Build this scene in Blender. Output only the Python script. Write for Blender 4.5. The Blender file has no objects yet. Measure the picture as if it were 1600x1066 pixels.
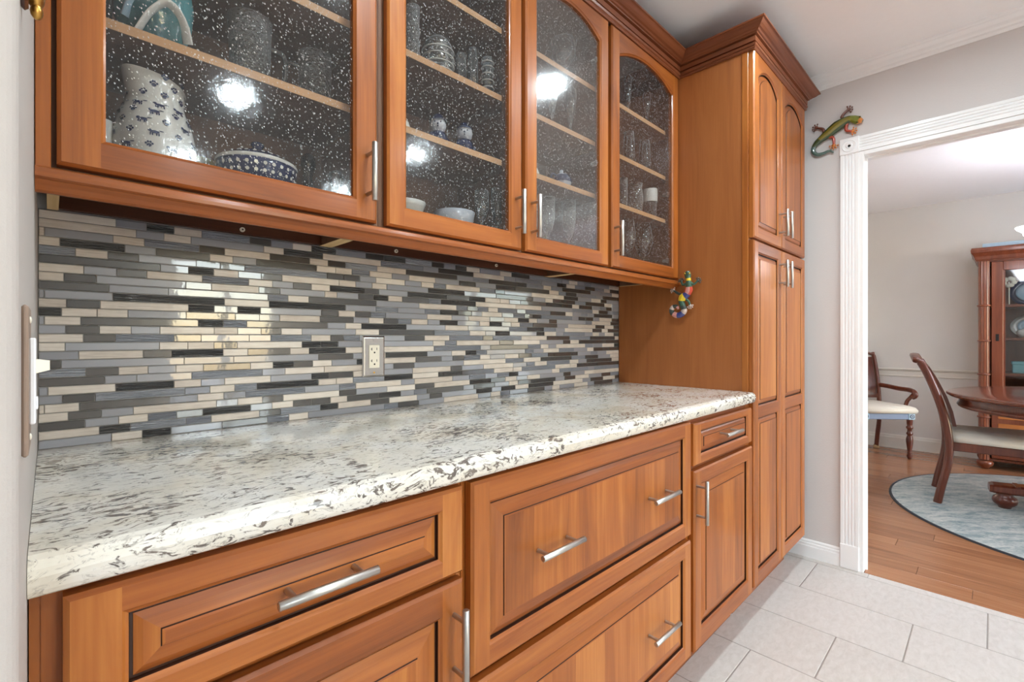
import bpy, math, random
from mathutils import Vector, Matrix
random.seed(7)
PI = math.pi
sc = bpy.context.scene
COL = sc.collection

# ------------------------------------------------------------------ camera, world, exposure
cam_d = bpy.data.cameras.new('camera')
cam = bpy.data.objects.new('camera', cam_d)
COL.objects.link(cam)
cam.location = (0, 0, 1.128)
cam.rotation_euler = (PI / 2, 0, math.radians(45.526 - 90))
cam_d.sensor_width = 36
cam_d.lens = 736.75 / 1600 * 36
cam_d.shift_y = -5 / 1600
cam_d.clip_start = 0.01
sc.camera = cam
sc.view_settings.view_transform = 'Standard'
sc.view_settings.look = 'None'
sc.view_settings.gamma = 1
sc.view_settings.exposure = 0.58
sc.view_settings.use_curve_mapping = False
LAMP = 165.0        # emission strength of the recessed ceiling lights
SPOT = 6.0        # watts of each downlight beam
SHADE = 10.0       # emission strength of the lit chandelier shades
world = bpy.data.worlds.new('sky')
sc.world = world
world.use_nodes = True
_n = world.node_tree.nodes
_sky = _n.new('ShaderNodeTexSky')
_sky.sky_type = 'NISHITA'
_sky.sun_disc = False
_sky.sun_elevation = math.radians(38)
_sky.sun_rotation = math.radians(180)
world.node_tree.links.new(_sky.outputs[0], _n['Background'].inputs[0])
_n['Background'].inputs[1].default_value = 1.0
_sd = bpy.data.lights.new('sun', 'SUN')
_sd.energy = 13.0
_sd.angle = math.radians(.6)
_sd.color = (1, .985, .97)
_so = bpy.data.objects.new('sun', _sd)
COL.objects.link(_so)
_so.location = (0, -9, 8)
_so.rotation_euler = (math.radians(52), 0, 0)
sc.cycles.caustics_reflective = False
sc.cycles.caustics_refractive = False
sc.cycles.sample_clamp_indirect = 6
sc.cycles.max_bounces = 16
sc.cycles.diffuse_bounces = 10
sc.cycles.transparent_max_bounces = 24


# ------------------------------------------------------------------ materials
def lin(c):
    return tuple(((x / 255) / 12.92 if x / 255 <= .04045 else ((x / 255 + .055) / 1.055) ** 2.4) for x in c) + (1,)


class NT:
    def __init__(s, name):
        s.m = bpy.data.materials.new(name)
        s.m.use_nodes = True
        s.t = s.m.node_tree
        s.b = s.t.nodes['Principled BSDF']
        s.out = s.t.nodes['Material Output']

    def n(s, typ, props=None, **ins):
        nd = s.t.nodes.new('ShaderNode' + typ)
        for k, v in (props or {}).items():
            setattr(nd, k, v)
        for k, v in ins.items():
            s.set(nd, k, v)
        return nd

    def set(s, nd, k, v):
        key = k.replace('_', ' ')
        if key[0] == 'i' and key[1:].isdigit():
            key = int(key[1:])
        sock = nd.inputs[key]
        if hasattr(v, 'outputs'):
            v = v.outputs[0]
        if isinstance(v, bpy.types.NodeSocket):
            s.t.links.new(v, sock)
        else:
            sock.default_value = v

    def pos(s):
        return s.n('NewGeometry').outputs['Position']

    def rnd(s):
        return s.n('ObjectInfo').outputs['Random']

    def math(s, op, a, b=0.0, c=0.0):
        return s.n('Math', dict(operation=op), i0=a, i1=b, i2=c).outputs[0]

    def ramp(s, fac, stops, interp='LINEAR'):
        r = s.n('ValToRGB', i0=fac)
        r.color_ramp.interpolation = interp
        el = r.color_ramp.elements
        while len(el) < len(stops):
            el.new(1)
        for e, (p, c) in zip(el, stops):
            e.position = p
            e.color = c if len(c) == 4 else lin(c)
        return r.outputs[0]

    def mapv(s, v, scale=(1, 1, 1), rot=(0, 0, 0), loc=(0, 0, 0)):
        return s.n('Mapping', i0=v, i1=loc, i2=rot, i3=scale).outputs[0]

    def noise(s, v, scale=1.0, detail=3.0, rough=.5, dist=0.0):
        return s.n('TexNoise', Vector=v, Scale=scale, Detail=detail, Roughness=rough, Distortion=dist).outputs[0]

    def mix(s, f, a, b, typ='MIX'):
        m = s.n('Mix', dict(data_type='RGBA', blend_type=typ))
        for idx, v in ((0, f), (6, a), (7, b)):
            if hasattr(v, 'outputs'):
                v = v.outputs[0]
            if isinstance(v, bpy.types.NodeSocket):
                s.t.links.new(v, m.inputs[idx])
            else:
                m.inputs[idx].default_value = v
        return m.outputs[2]

    def bump(s, h, strength=.2, dist=.01):
        return s.n('Bump', Strength=strength, Distance=dist, Height=h).outputs[0]

    def P(s, **k):
        for a, v in k.items():
            s.set(s.b, a, v)
        return s


def plain(name, rgb, rough=.5, metal=0.0, var=.04, scale=30, coat=0.0, bump=0.0):
    t = NT(name)
    n = t.noise(t.pos(), scale, 3)
    c = lin(rgb)
    col = t.mix(n, tuple(x * (1 - var * 2) for x in c[:3]) + (1,), tuple(min(1, x * (1 + var * 2)) for x in c[:3]) + (1,))
    t.P(Base_Color=col, Roughness=rough, Metallic=metal, Coat_Weight=coat, Coat_Roughness=.1)
    if bump:
        t.P(Normal=t.bump(n, bump, .004))
    return t.m


def wood(name, axis, cols, strips=0, rough=.42, coat=.22, var=.16, across=16.0, along=1.3, contrast=1.0):
    t = NT(name)
    p = t.pos()
    r = t.rnd()
    off = t.n('CombineXYZ', X=t.math('MULTIPLY', r, 7.0), Y=t.math('MULTIPLY', r, 13.0), Z=t.math('MULTIPLY', r, 5.0))
    v = t.n('VectorMath', dict(operation='ADD'), i0=p, i1=off).outputs[0]
    s1 = [across] * 3
    s1['xyz'.index(axis)] = along
    s2 = [190.0] * 3
    s2['xyz'.index(axis)] = 5.0
    n1 = t.noise(t.mapv(v, s1), 1, 5, .55, 1.4)
    n2 = t.noise(t.mapv(v, s2), 1, 2, .5, .2)
    f = t.math('ADD', t.math('MULTIPLY', n1, .75), t.math('MULTIPLY', n2, .25))
    f = t.math('ADD', t.math('MULTIPLY', t.math('SUBTRACT', f, .5), contrast), .5)
    f = t.math('ADD', f, t.math('MULTIPLY', t.math('SUBTRACT', r, .5), var))
    if strips:
        sx = t.n('SeparateXYZ', i0=v)
        k = t.math('ADD', t.math('MULTIPLY', sx.outputs[0], strips), t.math('MULTIPLY', t.noise(t.mapv(p, (1, 1, 1.5)), 4, 2), .22))
        wn = t.n('TexWhiteNoise', dict(noise_dimensions='1D'), W=t.math('FLOOR', k)).outputs[0]
        f = t.math('ADD', f, t.math('MULTIPLY', t.math('SUBTRACT', wn, .5), .24))
    col = t.ramp(f, [(.18, cols[0]), (.5, cols[1]), (.85, cols[2])])
    t.P(Base_Color=col, Roughness=rough, Coat_Weight=coat, Coat_Roughness=.16, Specular_IOR_Level=.35, Normal=t.bump(n2, .04, .002))
    return t.m


CH = [(114, 58, 20), (164, 92, 34), (198, 128, 60)]
CHR = [(102, 50, 17), (150, 80, 29), (184, 110, 46)]
M = {}
M['wood_v'] = wood('cherry_upright_grain', 'z', CH)
M['wood_h'] = wood('cherry_level_grain', 'x', CHR)
M['wood_y'] = wood('cherry_depth_grain', 'y', CHR)
M['wood_side'] = wood('cherry_side_veneer', 'z', [(132, 74, 36), (164, 98, 50), (184, 116, 64)], var=.05, across=11, contrast=.8, coat=.2)
M['wood_panel'] = wood('cherry_glued_boards', 'z', CH, strips=9)
M['crown'] = wood('cherry_crown', 'x', [(84, 42, 24), (122, 66, 38), (146, 86, 52)])
M['crown_y'] = wood('cherry_crown_return', 'y', [(84, 42, 24), (122, 66, 38), (146, 86, 52)])
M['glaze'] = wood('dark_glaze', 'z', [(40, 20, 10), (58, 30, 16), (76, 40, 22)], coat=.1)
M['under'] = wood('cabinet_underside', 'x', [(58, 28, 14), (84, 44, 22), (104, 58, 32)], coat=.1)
M['inside'] = wood('cabinet_inside', 'z', [(96, 68, 52), (114, 83, 64), (130, 97, 75)], rough=.6, coat=0)
M['inside_h'] = wood('cabinet_inside_level', 'x', [(96, 68, 52), (114, 83, 64), (130, 97, 75)], rough=.6, coat=0)
M['shelf_edge'] = wood('shelf_edge', 'x', [(190, 140, 98), (214, 166, 120), (228, 184, 140)], rough=.5, coat=0)
M['ply'] = wood('raw_plywood', 'y', [(176, 140, 92), (214, 180, 130), (232, 204, 160)], rough=.8, coat=0)
M['ceiling'] = plain('ceiling_paint', (250, 250, 250), .9, var=.01)
M['white'] = plain('white_gloss_paint', (246, 246, 245), .35, var=.01, coat=.2)


def wall_mat(name, rgb):
    t = NT(name)
    n = t.noise(t.pos(), 160, 4, .6)
    n2 = t.noise(t.pos(), 3, 2)
    t.P(Base_Color=t.mix(n2, lin(tuple(int(x * .985) for x in rgb)), lin(tuple(min(255, int(x * 1.015)) for x in rgb))), Roughness=.62,
        Normal=t.bump(n, .22, .003))
    return t.m


M['wall'] = wall_mat('taupe_wall', (214, 209, 206))
M['wall_left'] = wall_mat('taupe_wall_darkened', (190, 182, 176))  # same taupe paint, darkened in colour to offset the strong window light
M['dining_wall'] = wall_mat('greige_wall', (222, 219, 213))
M['dining_trim'] = plain('dining_trim_paint', (222, 218, 208), .45, var=.01)


def metal(name, rgb, rough):
    t = NT(name)
    n = t.noise(t.pos(), 25, 2)
    t.P(Base_Color=lin(rgb), Metallic=1.0, Roughness=t.math('MULTIPLY_ADD', n, .06, rough))
    return t.m


M['nickel'] = metal('brushed_nickel', (188, 184, 178), .34)
M['steel'] = metal('stainless_plate', (190, 186, 182), .2)
M['brass'] = plain('brass', (206, 160, 84), .3, 1.0)
M['dark'] = plain('dark_gap', (24, 20, 18), .8)
M['ivory'] = plain('ivory_plastic', (240, 232, 214), .35, var=.01)
M['plastic'] = plain('white_plastic', (240, 240, 242), .35, var=.01)
M['plate_taupe'] = plain('plate_taupe', (150, 128, 112), .5)

# granite worktop
t = NT('granite_laminate')
p = t.pos()
base_n = t.noise(p, 5.0, 5, .6, .6)
base = t.ramp(base_n, [(.3, (208, 196, 174)), (.46, (226, 218, 202)), (.62, (235, 231, 223)), (.78, (220, 211, 197))])
cl = t.noise(p, 4.2, 3, .55, .4)
clm = t.ramp(cl, [(.38, (0, 0, 0, 1)), (.64, (1, 1, 1, 1))])
wv = t.n('TexNoise', Vector=p, Scale=13.0, Detail=2.0)
wo = t.n('VectorMath', dict(operation='SUBTRACT'), i0=wv.outputs[1], i1=(.5, .5, .5))
ws = t.n('VectorMath', dict(operation='SCALE'), i0=wo, Scale=.055)
pw = t.n('VectorMath', dict(operation='ADD'), i0=p, i1=ws).outputs[0]
rp = t.mapv(pw, (46, 112, 80), (0, 0, math.radians(-18)))
fl = t.noise(rp, 1.0, 6, .64, .8)
thr = t.math('SUBTRACT', .60, t.math('MULTIPLY', clm, .13))
fk = t.math('MULTIPLY', t.math('SUBTRACT', fl, thr), 16.0)
fk = t.n('Clamp', i0=fk).outputs[0]
dk = t.ramp(t.noise(p, 22, 2), [(.3, (58, 48, 46)), (.55, (92, 78, 70)), (.75, (120, 104, 92))])
col = t.mix(t.math('MULTIPLY', fk, .92), base, dk)
fl2 = t.noise(t.mapv(pw, (60, 130, 130), (0, 0, math.radians(-35))), 1, 5, .7, 1.0)
f2 = t.n('Clamp', i0=t.math('MULTIPLY', t.math('SUBTRACT', fl2, .54), 9.0)).outputs[0]
col = t.mix(t.math('MULTIPLY', f2, .5), col, lin((128, 116, 108)))
t.P(Base_Color=col, Roughness=.16, Coat_Weight=.3, Coat_Roughness=.06)
M['granite'] = t.m


# mosaic tiles
def stone_tile():
    t = NT('beige_stone_tile')
    p = t.pos()
    r = t.rnd()
    n = t.noise(t.mapv(p, (25, 25, 420)), 1, 3, .6, .5)
    n2 = t.noise(t.n('VectorMath', dict(operation='ADD'), i0=p, i1=r).outputs[0], 18, 3)
    f = t.math('ADD', t.math('MULTIPLY', n, .6), t.math('MULTIPLY', n2, .4))
    f = t.math('ADD', f, t.math('MULTIPLY', t.math('SUBTRACT', r, .5), .25))
    t.P(Base_Color=t.ramp(f, [(.25, (182, 168, 155)), (.55, (214, 203, 191)), (.8, (230, 222, 212))]), Roughness=.38, Coat_Weight=.12)
    return t.m


def glass_tile(name, rgbs, ripple, rough):
    t = NT(name)
    p = t.pos()
    r = t.rnd()
    f = t.math('MULTIPLY_ADD', t.noise(p, 9, 2), .4, t.math('MULTIPLY', r, .6))
    n = t.noise(t.mapv(p, (28, 28, 330)) if ripple else p, 1.0 if ripple else 24.0, 3, .55, .8 if ripple else 0)
    t.P(Base_Color=t.ramp(f, [(.2, rgbs[0]), (.8, rgbs[1])]), Roughness=rough, Coat_Weight=1.0, Coat_Roughness=.03, Specular_IOR_Level=.55,
        Normal=t.bump(n, 1.0 if ripple else .10, .012 if ripple else .004), Coat_Normal=t.bump(n, 1.0 if ripple else .06, .010 if ripple else .004))
    return t.m


M['b'] = stone_tile()
M['g'] = glass_tile('grey_glass_tile', [(136, 136, 142), (158, 159, 165)], False, .3)
M['r'] = glass_tile('rippled_grey_glass_tile', [(142, 146, 156), (172, 176, 185)], True, .25)
M['d'] = glass_tile('charcoal_glass_tile', [(58, 55, 54), (80, 76, 73)], False, .25)
M['t'] = glass_tile('rippled_charcoal_glass_tile', [(62, 62, 64), (88, 88, 88)], True, .2)
M['grout'] = plain('grout', (152, 148, 143), .9)

# floor tiles, planks, rug
t = NT('floor_tile')
p = t.pos()
r = t.rnd()
n = t.noise(t.mapv(p, (22, 46, 20)), 1.2, 7, .68, .6)
f = t.math('ADD', n, t.math('MULTIPLY', t.math('SUBTRACT', r, .5), .10))
t.P(Base_Color=t.ramp(f, [(.25, (194, 187, 179)), (.5, (206, 200, 193)), (.75, (215, 210, 204))]), Roughness=.42, Normal=t.bump(n, .05, .002))
M['floor_tile'] = t.m
M['floor_grout'] = plain('floor_grout', (158, 150, 143), .9)
M['plank'] = wood('bamboo_plank', 'y', [(128, 84, 56), (164, 112, 78), (186, 134, 98)], rough=.24, coat=.25, var=.22, across=30, along=1.6)
t = NT('rug_weave')
p = t.pos()
pr_ = t.mapv(p, (1, 1, 1), (0, 0, math.radians(45)))
n = t.noise(t.mapv(pr_, (4.5, 13, 5)), 1.3, 9, .74, .5)
n2 = t.noise(t.mapv(pr_, (60, 190, 60)), 1, 3)
f = t.math('ADD', t.math('MULTIPLY', n, .75), t.math('MULTIPLY', n2, .25))
t.P(Base_Color=t.ramp(f, [(.3, (112, 130, 138)), (.43, (150, 166, 171)), (.52, (188, 196, 195)), (.64, (222, 222, 216)), (.8, (160, 174, 178))]), Roughness=.95,
    Normal=t.bump(n2, .5, .006))
M['rug'] = t.m
M['rug_edge'] = plain('rug_binding', (58, 60, 66), .9)
M['mahogany'] = wood('mahogany', 'z', [(54, 22, 13), (94, 43, 27), (128, 66, 43)], rough=.28, coat=.5)
M['mahogany_h'] = wood('mahogany_level', 'y', [(54, 22, 13), (96, 45, 27), (132, 68, 43)], rough=.2, coat=.6)
M['china_wood'] = wood('china_cabinet_wood', 'z', [(80, 38, 22), (120, 62, 38), (150, 86, 56)], rough=.28, coat=.5)
M['china_inlay'] = wood('inlaid_wood', 'y', [(140, 78, 36), (178, 108, 54), (202, 132, 72)], rough=.25, coat=.5)
M['cream'] = plain('cream_upholstery', (232, 226, 212), .9, scale=300, bump=.2)
M['bluegrey'] = plain('blue_grey_apron', (128, 144, 172), .6)
M['deepblue'] = plain('deep_blue', (44, 56, 92), .4)


# clear glass (table ware) and seeded door glass
def clear(name, tint=(.93, .96, .97), haze=.05, bump=0.0, bscale=60, gloss=1.0, hc=(.9, .93, .95)):
    t = NT(name)
    tr = t.n('BsdfTransparent', Color=tint + (1,))
    kw = {}
    if bump:
        kw['Normal'] = t.bump(t.noise(t.pos(), bscale, 3), bump, .006)
    gl = t.n('BsdfGlossy', Color=(1, 1, 1, 1), Roughness=.06, **kw)
    lw = t.n('LayerWeight', Blend=.42, **kw)
    df = t.n('BsdfTranslucent', Color=hc + (1,))
    d2 = t.n('BsdfDiffuse', Color=hc + (1,))
    hz = t.n('MixShader', i0=.5, i1=df, i2=d2)
    m1 = t.n('MixShader', i0=t.math('MULTIPLY_ADD', t.math('POWER', lw.outputs['Facing'], 1.6), haze * 6, haze * .6), i1=tr, i2=hz)
    m2 = t.n('MixShader', i0=t.math('MULTIPLY', lw.outputs['Fresnel'], gloss), i1=m1, i2=gl)
    t.t.links.new(m2.outputs[0], t.out.inputs[0])
    return t.m


M['clear'] = clear('clear_glassware', haze=.10)
M['pressed'] = clear('pressed_glassware', haze=.14, bump=1.0, bscale=160)
M['turquoise'] = clear('turquoise_art_glass', (.30, .78, .84), haze=.55, bump=.3, hc=(.22, .68, .74))
M['amber'] = clear('amber_glass', (.85, .7, .25), haze=.3, hc=(.8, .65, .2))
M['smoke'] = clear('smoked_glass', (.12, .15, .17), haze=.03)
M['window_glass'] = clear('window_glass', (.95, .97, .97), haze=0.0, gloss=.6)

t = NT('seeded_glass')
p = t.pos()
v = t.mapv(t.mapv(p, (1, 1, 1), (0, math.radians(28), 0)), (365, 365, 190))
vo = t.n('TexVoronoi', dict(feature='F1'), Vector=v, Scale=1.0, Randomness=1.0)
rndc = t.n('SeparateColor', i0=vo.outputs['Color'])
thr = t.math('MULTIPLY', t.math('POWER', rndc.outputs[0], 2.6), .34)
seed = t.math('LESS_THAN', vo.outputs['Distance'], thr)
hn = t.noise(p, 46, 3, .6)
nb = t.bump(t.math('ADD', hn, t.math('MULTIPLY', seed, .25)), .045, .006)
tr = t.n('BsdfTransparent', Color=(.86, .86, .855, 1))
wash = t.n('BsdfDiffuse', Color=(.78, .80, .82, 1))
m0 = t.n('MixShader', i0=.012, i1=tr, i2=wash)
gl = t.n('BsdfGlossy', Color=(1, 1, 1, 1), Roughness=.085, Normal=nb)
fr = t.n('Fresnel', IOR=1.5, Normal=nb)
m1 = t.n('MixShader', i0=t.math('MULTIPLY_ADD', fr, .10, .022), i1=m0, i2=gl)
sd = t.n('BsdfDiffuse', Color=(.95, .95, .93, 1))
m2 = t.n('MixShader', i0=t.math('MULTIPLY', seed, .5), i1=m1, i2=sd)
t.t.links.new(m2.outputs[0], t.out.inputs[0])
M['seeded'] = t.m


def emit(name, rgb, s):
    t = NT(name)
    t.P(Base_Color=lin(rgb), Emission_Color=lin(rgb), Emission_Strength=s)
    return t.m


M['lamp'] = emit('lit_lamp_lens', (230, 247, 255), LAMP)
M['shade'] = emit('lit_shade', (246, 248, 255), SHADE)
M['china_white'] = plain('white_china', (232, 230, 224), .2, coat=.5, var=.01)
M['china_blue'] = plain('blue_china', (30, 44, 90), .2, coat=.5)
M['delft_white'] = plain('delft_white', (214, 220, 232), .2, coat=.5)
M['paleblue'] = plain('pale_blue', (168, 196, 214), .3)
M['teal'] = plain('teal_box', (120, 176, 182), .4)
M['purple'] = plain('dark_plum', (66, 44, 52), .6)
M['bounce_ground'] = plain('bounce_ground_grey', (158, 162, 168), .9)  # grey of the added, unseen light-bouncing ground
M['tan'] = plain('tan_pad', (190, 160, 116), .8)
for k, rgb in dict(lz_green=(50, 66, 26), lz_gold=(128, 114, 40), lz_teal=(84, 108, 100), lz_red=(176, 72, 50), lz_orange=(206, 122, 44), lz_brown=(110, 62, 44),
                   lz_head=(120, 128, 50), mo_green=(58, 92, 74), mo_red=(206, 70, 48), mo_yellow=(230, 196, 50), mo_blue=(64, 70, 130),
                   mo_silver=(196, 176, 166), mo_dark=(58, 66, 60), mo_pink=(216, 150, 140)).items():
    M[k] = plain(k, rgb, .28, var=.12, scale=90, coat=.6)


# ------------------------------------------------------------------ geometry helpers
class MB:
    def __init__(s):
        s.v, s.f, s.m, s.s = [], [], [], []

    def add(s, vs, fs, m=0, smooth=False):
        o = len(s.v)
        s.v += [tuple(v) for v in vs]
        for f in fs:
            s.f.append([i + o for i in f])
            s.m.append(m)
            s.s.append(smooth)
        return s

    def box(s, x0, x1, y0, y1, z0, z1, c=0.0, m=0):
        if x0 > x1: x0, x1 = x1, x0
        if y0 > y1: y0, y1 = y1, y0
        if z0 > z1: z0, z1 = z1, z0
        if c <= 0:
            v = [(x, y, z) for x in (x0, x1) for y in (y0, y1) for z in (z0, z1)]
            return s.add(v, [(0, 1, 3, 2), (4, 6, 7, 5), (0, 4, 5, 1), (2, 3, 7, 6), (0, 2, 6, 4), (1, 5, 7, 3)], m)
        c = min(c, (x1 - x0) * .45, (y1 - y0) * .45, (z1 - z0) * .45)
        v = []
        for sx in (0, 1):
            for sy in (0, 1):
                for sz in (0, 1):
                    X, Y, Z = (x0, x1)[sx], (y0, y1)[sy], (z0, z1)[sz]
                    dx, dy, dz = c * (1 - 2 * sx), c * (1 - 2 * sy), c * (1 - 2 * sz)
                    v += [(X, Y + dy, Z + dz), (X + dx, Y, Z + dz), (X + dx, Y + dy, Z)]
        I = lambda a, b, d, k: (a * 4 + b * 2 + d) * 3 + k
        f = []
        for a in (0, 1):
            f.append([I(a, 0, 0, 0), I(a, 0, 1, 0), I(a, 1, 1, 0), I(a, 1, 0, 0)][::(1 if a == 0 else -1)])
            f.append([I(0, a, 0, 1), I(1, a, 0, 1), I(1, a, 1, 1), I(0, a, 1, 1)][::(1 if a == 0 else -1)])
            f.append([I(0, 0, a, 2), I(0, 1, a, 2), I(1, 1, a, 2), I(1, 0, a, 2)][::(1 if a == 0 else -1)])
        for a in (0, 1):
            for b in (0, 1):
                f.append([I(a, b, 0, 0), I(a, b, 1, 0), I(a, b, 1, 1), I(a, b, 0, 1)][::(1 if (a ^ b) else -1)])
                f.append([I(a, 0, b, 0), I(a, 0, b, 2), I(a, 1, b, 2), I(a, 1, b, 0)][::(1 if (a ^ b) else -1)])
                f.append([I(0, a, b, 1), I(0, a, b, 2), I(1, a, b, 2), I(1, a, b, 1)][::(-1 if (a ^ b) else 1)])
        for a in (0, 1):
            for b in (0, 1):
                for d in (0, 1):
                    f.append([I(a, b, d, 0), I(a, b, d, 1), I(a, b, d, 2)][::(1 if (a + b + d) % 2 == 0 else -1)])
        return s.add(v, f, m)

    def loft(s, rings, m=0, smooth=True, cap0=True, cap1=True, close=True):
        n = len(rings[0])
        v = [p for r in rings for p in r]
        f = []
        for i in range(len(rings) - 1):
            for j in range(n if close else n - 1):
                k = (j + 1) % n
                f.append([i * n + j, i * n + k, (i + 1) * n + k, (i + 1) * n + j])
        s.add(v, f, m, smooth)
        if cap0:
            s.add(rings[0], [list(range(n))[::-1]], m)
        if cap1:
            s.add(rings[-1], [list(range(n))], m)
        return s

    def lathe(s, prof, c=(0, 0), n=20, m=0, z0=0.0, cap0=False, cap1=False):
        rings = [[(c[0] + r * math.cos(2 * PI * j / n), c[1] + r * math.sin(2 * PI * j / n), z0 + z) for j in range(n)] for r, z in prof]
        return s.loft(rings, m, True, cap0, cap1)

    def tube(s, pts, r, n=8, m=0, flat=None, cap=True):
        pts = [Vector(p) for p in pts]
        rs = r if isinstance(r, list) else [r] * len(pts)
        rings = []
        prev = None
        for i, p in enumerate(pts):
            d = (pts[min(i + 1, len(pts) - 1)] - pts[max(i - 1, 0)]).normalized()
            if flat is not None:
                a = Vector(flat)
                u = d.cross(a).normalized()
                w = a
            else:
                if prev is None:
                    a = Vector((0, 0, 1)) if abs(d.z) < .9 else Vector((1, 0, 0))
                    u = d.cross(a).normalized()
                else:
                    u = (prev - d * prev.dot(d)).normalized()
                prev = u
                w = d.cross(u)
            rr = rs[i]
            ra, rb = rr if isinstance(rr, (list, tuple)) else (rr, rr)
            rings.append([p + u * (ra * math.cos(2 * PI * j / n)) + w * (rb * math.sin(2 * PI * j / n)) for j in range(n)])
        return s.loft(rings, m, True, cap, cap)

    def prism(s, prof, fn, t0, t1, m=0, smooth=False, cap=True):
        """profile (a,b) swept from t0 to t1 with fn(a,b,t) -> xyz"""
        return s.loft([[fn(a, b, t) for a, b in prof] for t in (t0, t1)], m, smooth, cap, cap)

    def ball(s, c, r, n=12, k=7, m=0):
        rx, ry, rz = r if isinstance(r, (tuple, list)) else (r, r, r)
        rings = []
        for i in range(k + 1):
            a = PI * (i + .02 if i == 0 else i - .02 if i == k else i) / k
            rings.append([(c[0] + rx * math.sin(a) * math.cos(2 * PI * j / n), c[1] + ry * math.sin(a) * math.sin(2 * PI * j / n), c[2] - rz * math.cos(a)) for j in range(n)])
        return s.loft(rings, m)

    def sweep(s, path, prof, segs, m=0, mats=None, cap=True):
        """profile (out, z) mitred along the XY path; out is to the right of travel"""
        P = [Vector(p) for p in path]
        dirs = [(P[i + 1] - P[i]).normalized() for i in range(len(P) - 1)]
        nor = [Vector((d.y, -d.x)) for d in dirs]
        ms = []
        for i in range(len(P)):
            if i == 0:
                ms.append(nor[0])
            elif i == len(P) - 1:
                ms.append(nor[-1])
            else:
                b = nor[i - 1] + nor[i]
                ms.append(b / (1 + nor[i - 1].dot(nor[i])))
        for i in segs:
            r0 = [(P[i].x + ms[i].x * o, P[i].y + ms[i].y * o, z) for o, z in prof]
            r1 = [(P[i + 1].x + ms[i + 1].x * o, P[i + 1].y + ms[i + 1].y * o, z) for o, z in prof]
            s.loft([r0, r1], (mats or {}).get(i, m), False, cap, cap)
        return s

    def xform(s, mat):
        s.v = [tuple(mat @ Vector(v)) for v in s.v]
        return s


OFF = {}


def mesh_of(name, mb, mats, off=(0, 0, 0)):
    me = bpy.data.meshes.new(name)
    me.from_pydata([(v[0] - off[0], v[1] - off[1], v[2] - off[2]) for v in mb.v], [], mb.f)
    for mm in (mats if isinstance(mats, (list, tuple)) else [mats]):
        me.materials.append(M[mm] if isinstance(mm, str) else mm)
    me.polygons.foreach_set('material_index', mb.m)
    me.polygons.foreach_set('use_smooth', mb.s)
    import bmesh
    b = bmesh.new()
    b.from_mesh(me)
    bmesh.ops.recalc_face_normals(b, faces=b.faces)
    b.to_mesh(me)
    b.free()
    me.update()
    return me


def tag(o, label=None, cat=None, group=None, kind=None):
    for k, v in (('label', label), ('category', cat), ('group', group), ('kind', kind)):
        if v:
            o[k] = v
    return o


def thing(name, label, cat, loc=(0, 0, 0), rz=0.0, group=None, local=False):
    o = bpy.data.objects.new(name, None)
    o.empty_display_size = .05
    COL.objects.link(o)
    o.location = loc
    o.rotation_euler = (0, 0, rz)
    OFF[o] = (0, 0, 0) if local else tuple(loc)
    return tag(o, label, cat, group)


def part(name, mb, mats, parent, label=None, kind=None):
    o = bpy.data.objects.new(name, mesh_of(name, mb, mats, OFF[parent]))
    COL.objects.link(o)
    o.parent = parent
    OFF[o] = OFF[parent]
    return tag(o, label, None, None, kind)


def single(name, mb, mats, label, cat, loc=None, group=None, kind=None):
    loc = loc or (0, 0, 0)
    o = bpy.data.objects.new(name, mesh_of(name, mb, mats, loc))
    COL.objects.link(o)
    o.location = loc
    OFF[o] = tuple(loc)
    return tag(o, label, cat, group, kind)


def struct(name, mb, mats):
    return single(name, mb, mats, None, None, None, None, 'structure')


def inst(name, me, parent, loc, rot=(0, 0, 0), scale=(1, 1, 1)):
    o = bpy.data.objects.new(name, me)
    COL.objects.link(o)
    o.parent = parent
    f = OFF[parent]
    o.location = (loc[0] - f[0], loc[1] - f[1], loc[2] - f[2])
    o.rotation_euler = rot
    o.scale = scale
    OFF[o] = f
    return o


def copy_tree(o, loc=None, rz=None, label=None, parent=None):
    c = o.copy()
    COL.objects.link(c)
    c.parent = parent
    if loc is not None:
        c.location = loc
    if rz is not None:
        c.rotation_euler = (0, 0, rz)
    if label:
        c['label'] = label
    for ch in o.children:
        copy_tree(ch, parent=c)
    return c


# ------------------------------------------------------------------ key dimensions (metres)
XL, XT, XTR, XW = -.0155, 1.975, 2.693, 2.795     # left wall, pantry side, pantry right edge, doorway wall
YB, YU, YD = 1.272, .961, .655                    # tile face, wall-door face, base-door face
ZC, ZCB = .914, .875
CEIL = 2.44
XF = 6.189                                        # far dining wall

# ------------------------------------------------------------------ setting
fl = struct('floor', MB().box(-2.2, 2.793, -3.2, 1.285, -.05, -.0015), 'floor_grout')
rowx = [2.743, 2.427, 2.119, 1.811, 1.503, 1.195, .887, .579, .271, -.037, -.345]
offs = [.013, .219, .413, .613, .013, .219, .413, .613, .013, .219]
g = .0022
tile_cache = {}


def floor_piece(x0, x1, y0, y1):
    key = (round(x1 - x0, 4), round(y1 - y0, 4))
    if key not in tile_cache:
        w, h = key
        tile_cache[key] = mesh_of('tile', MB().box(-w / 2, w / 2, -h / 2, h / 2, -.006, 0, .0012), 'floor_tile')
    return inst('tile', tile_cache[key], fl, ((x0 + x1) / 2, (y0 + y1) / 2, 0))


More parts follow.
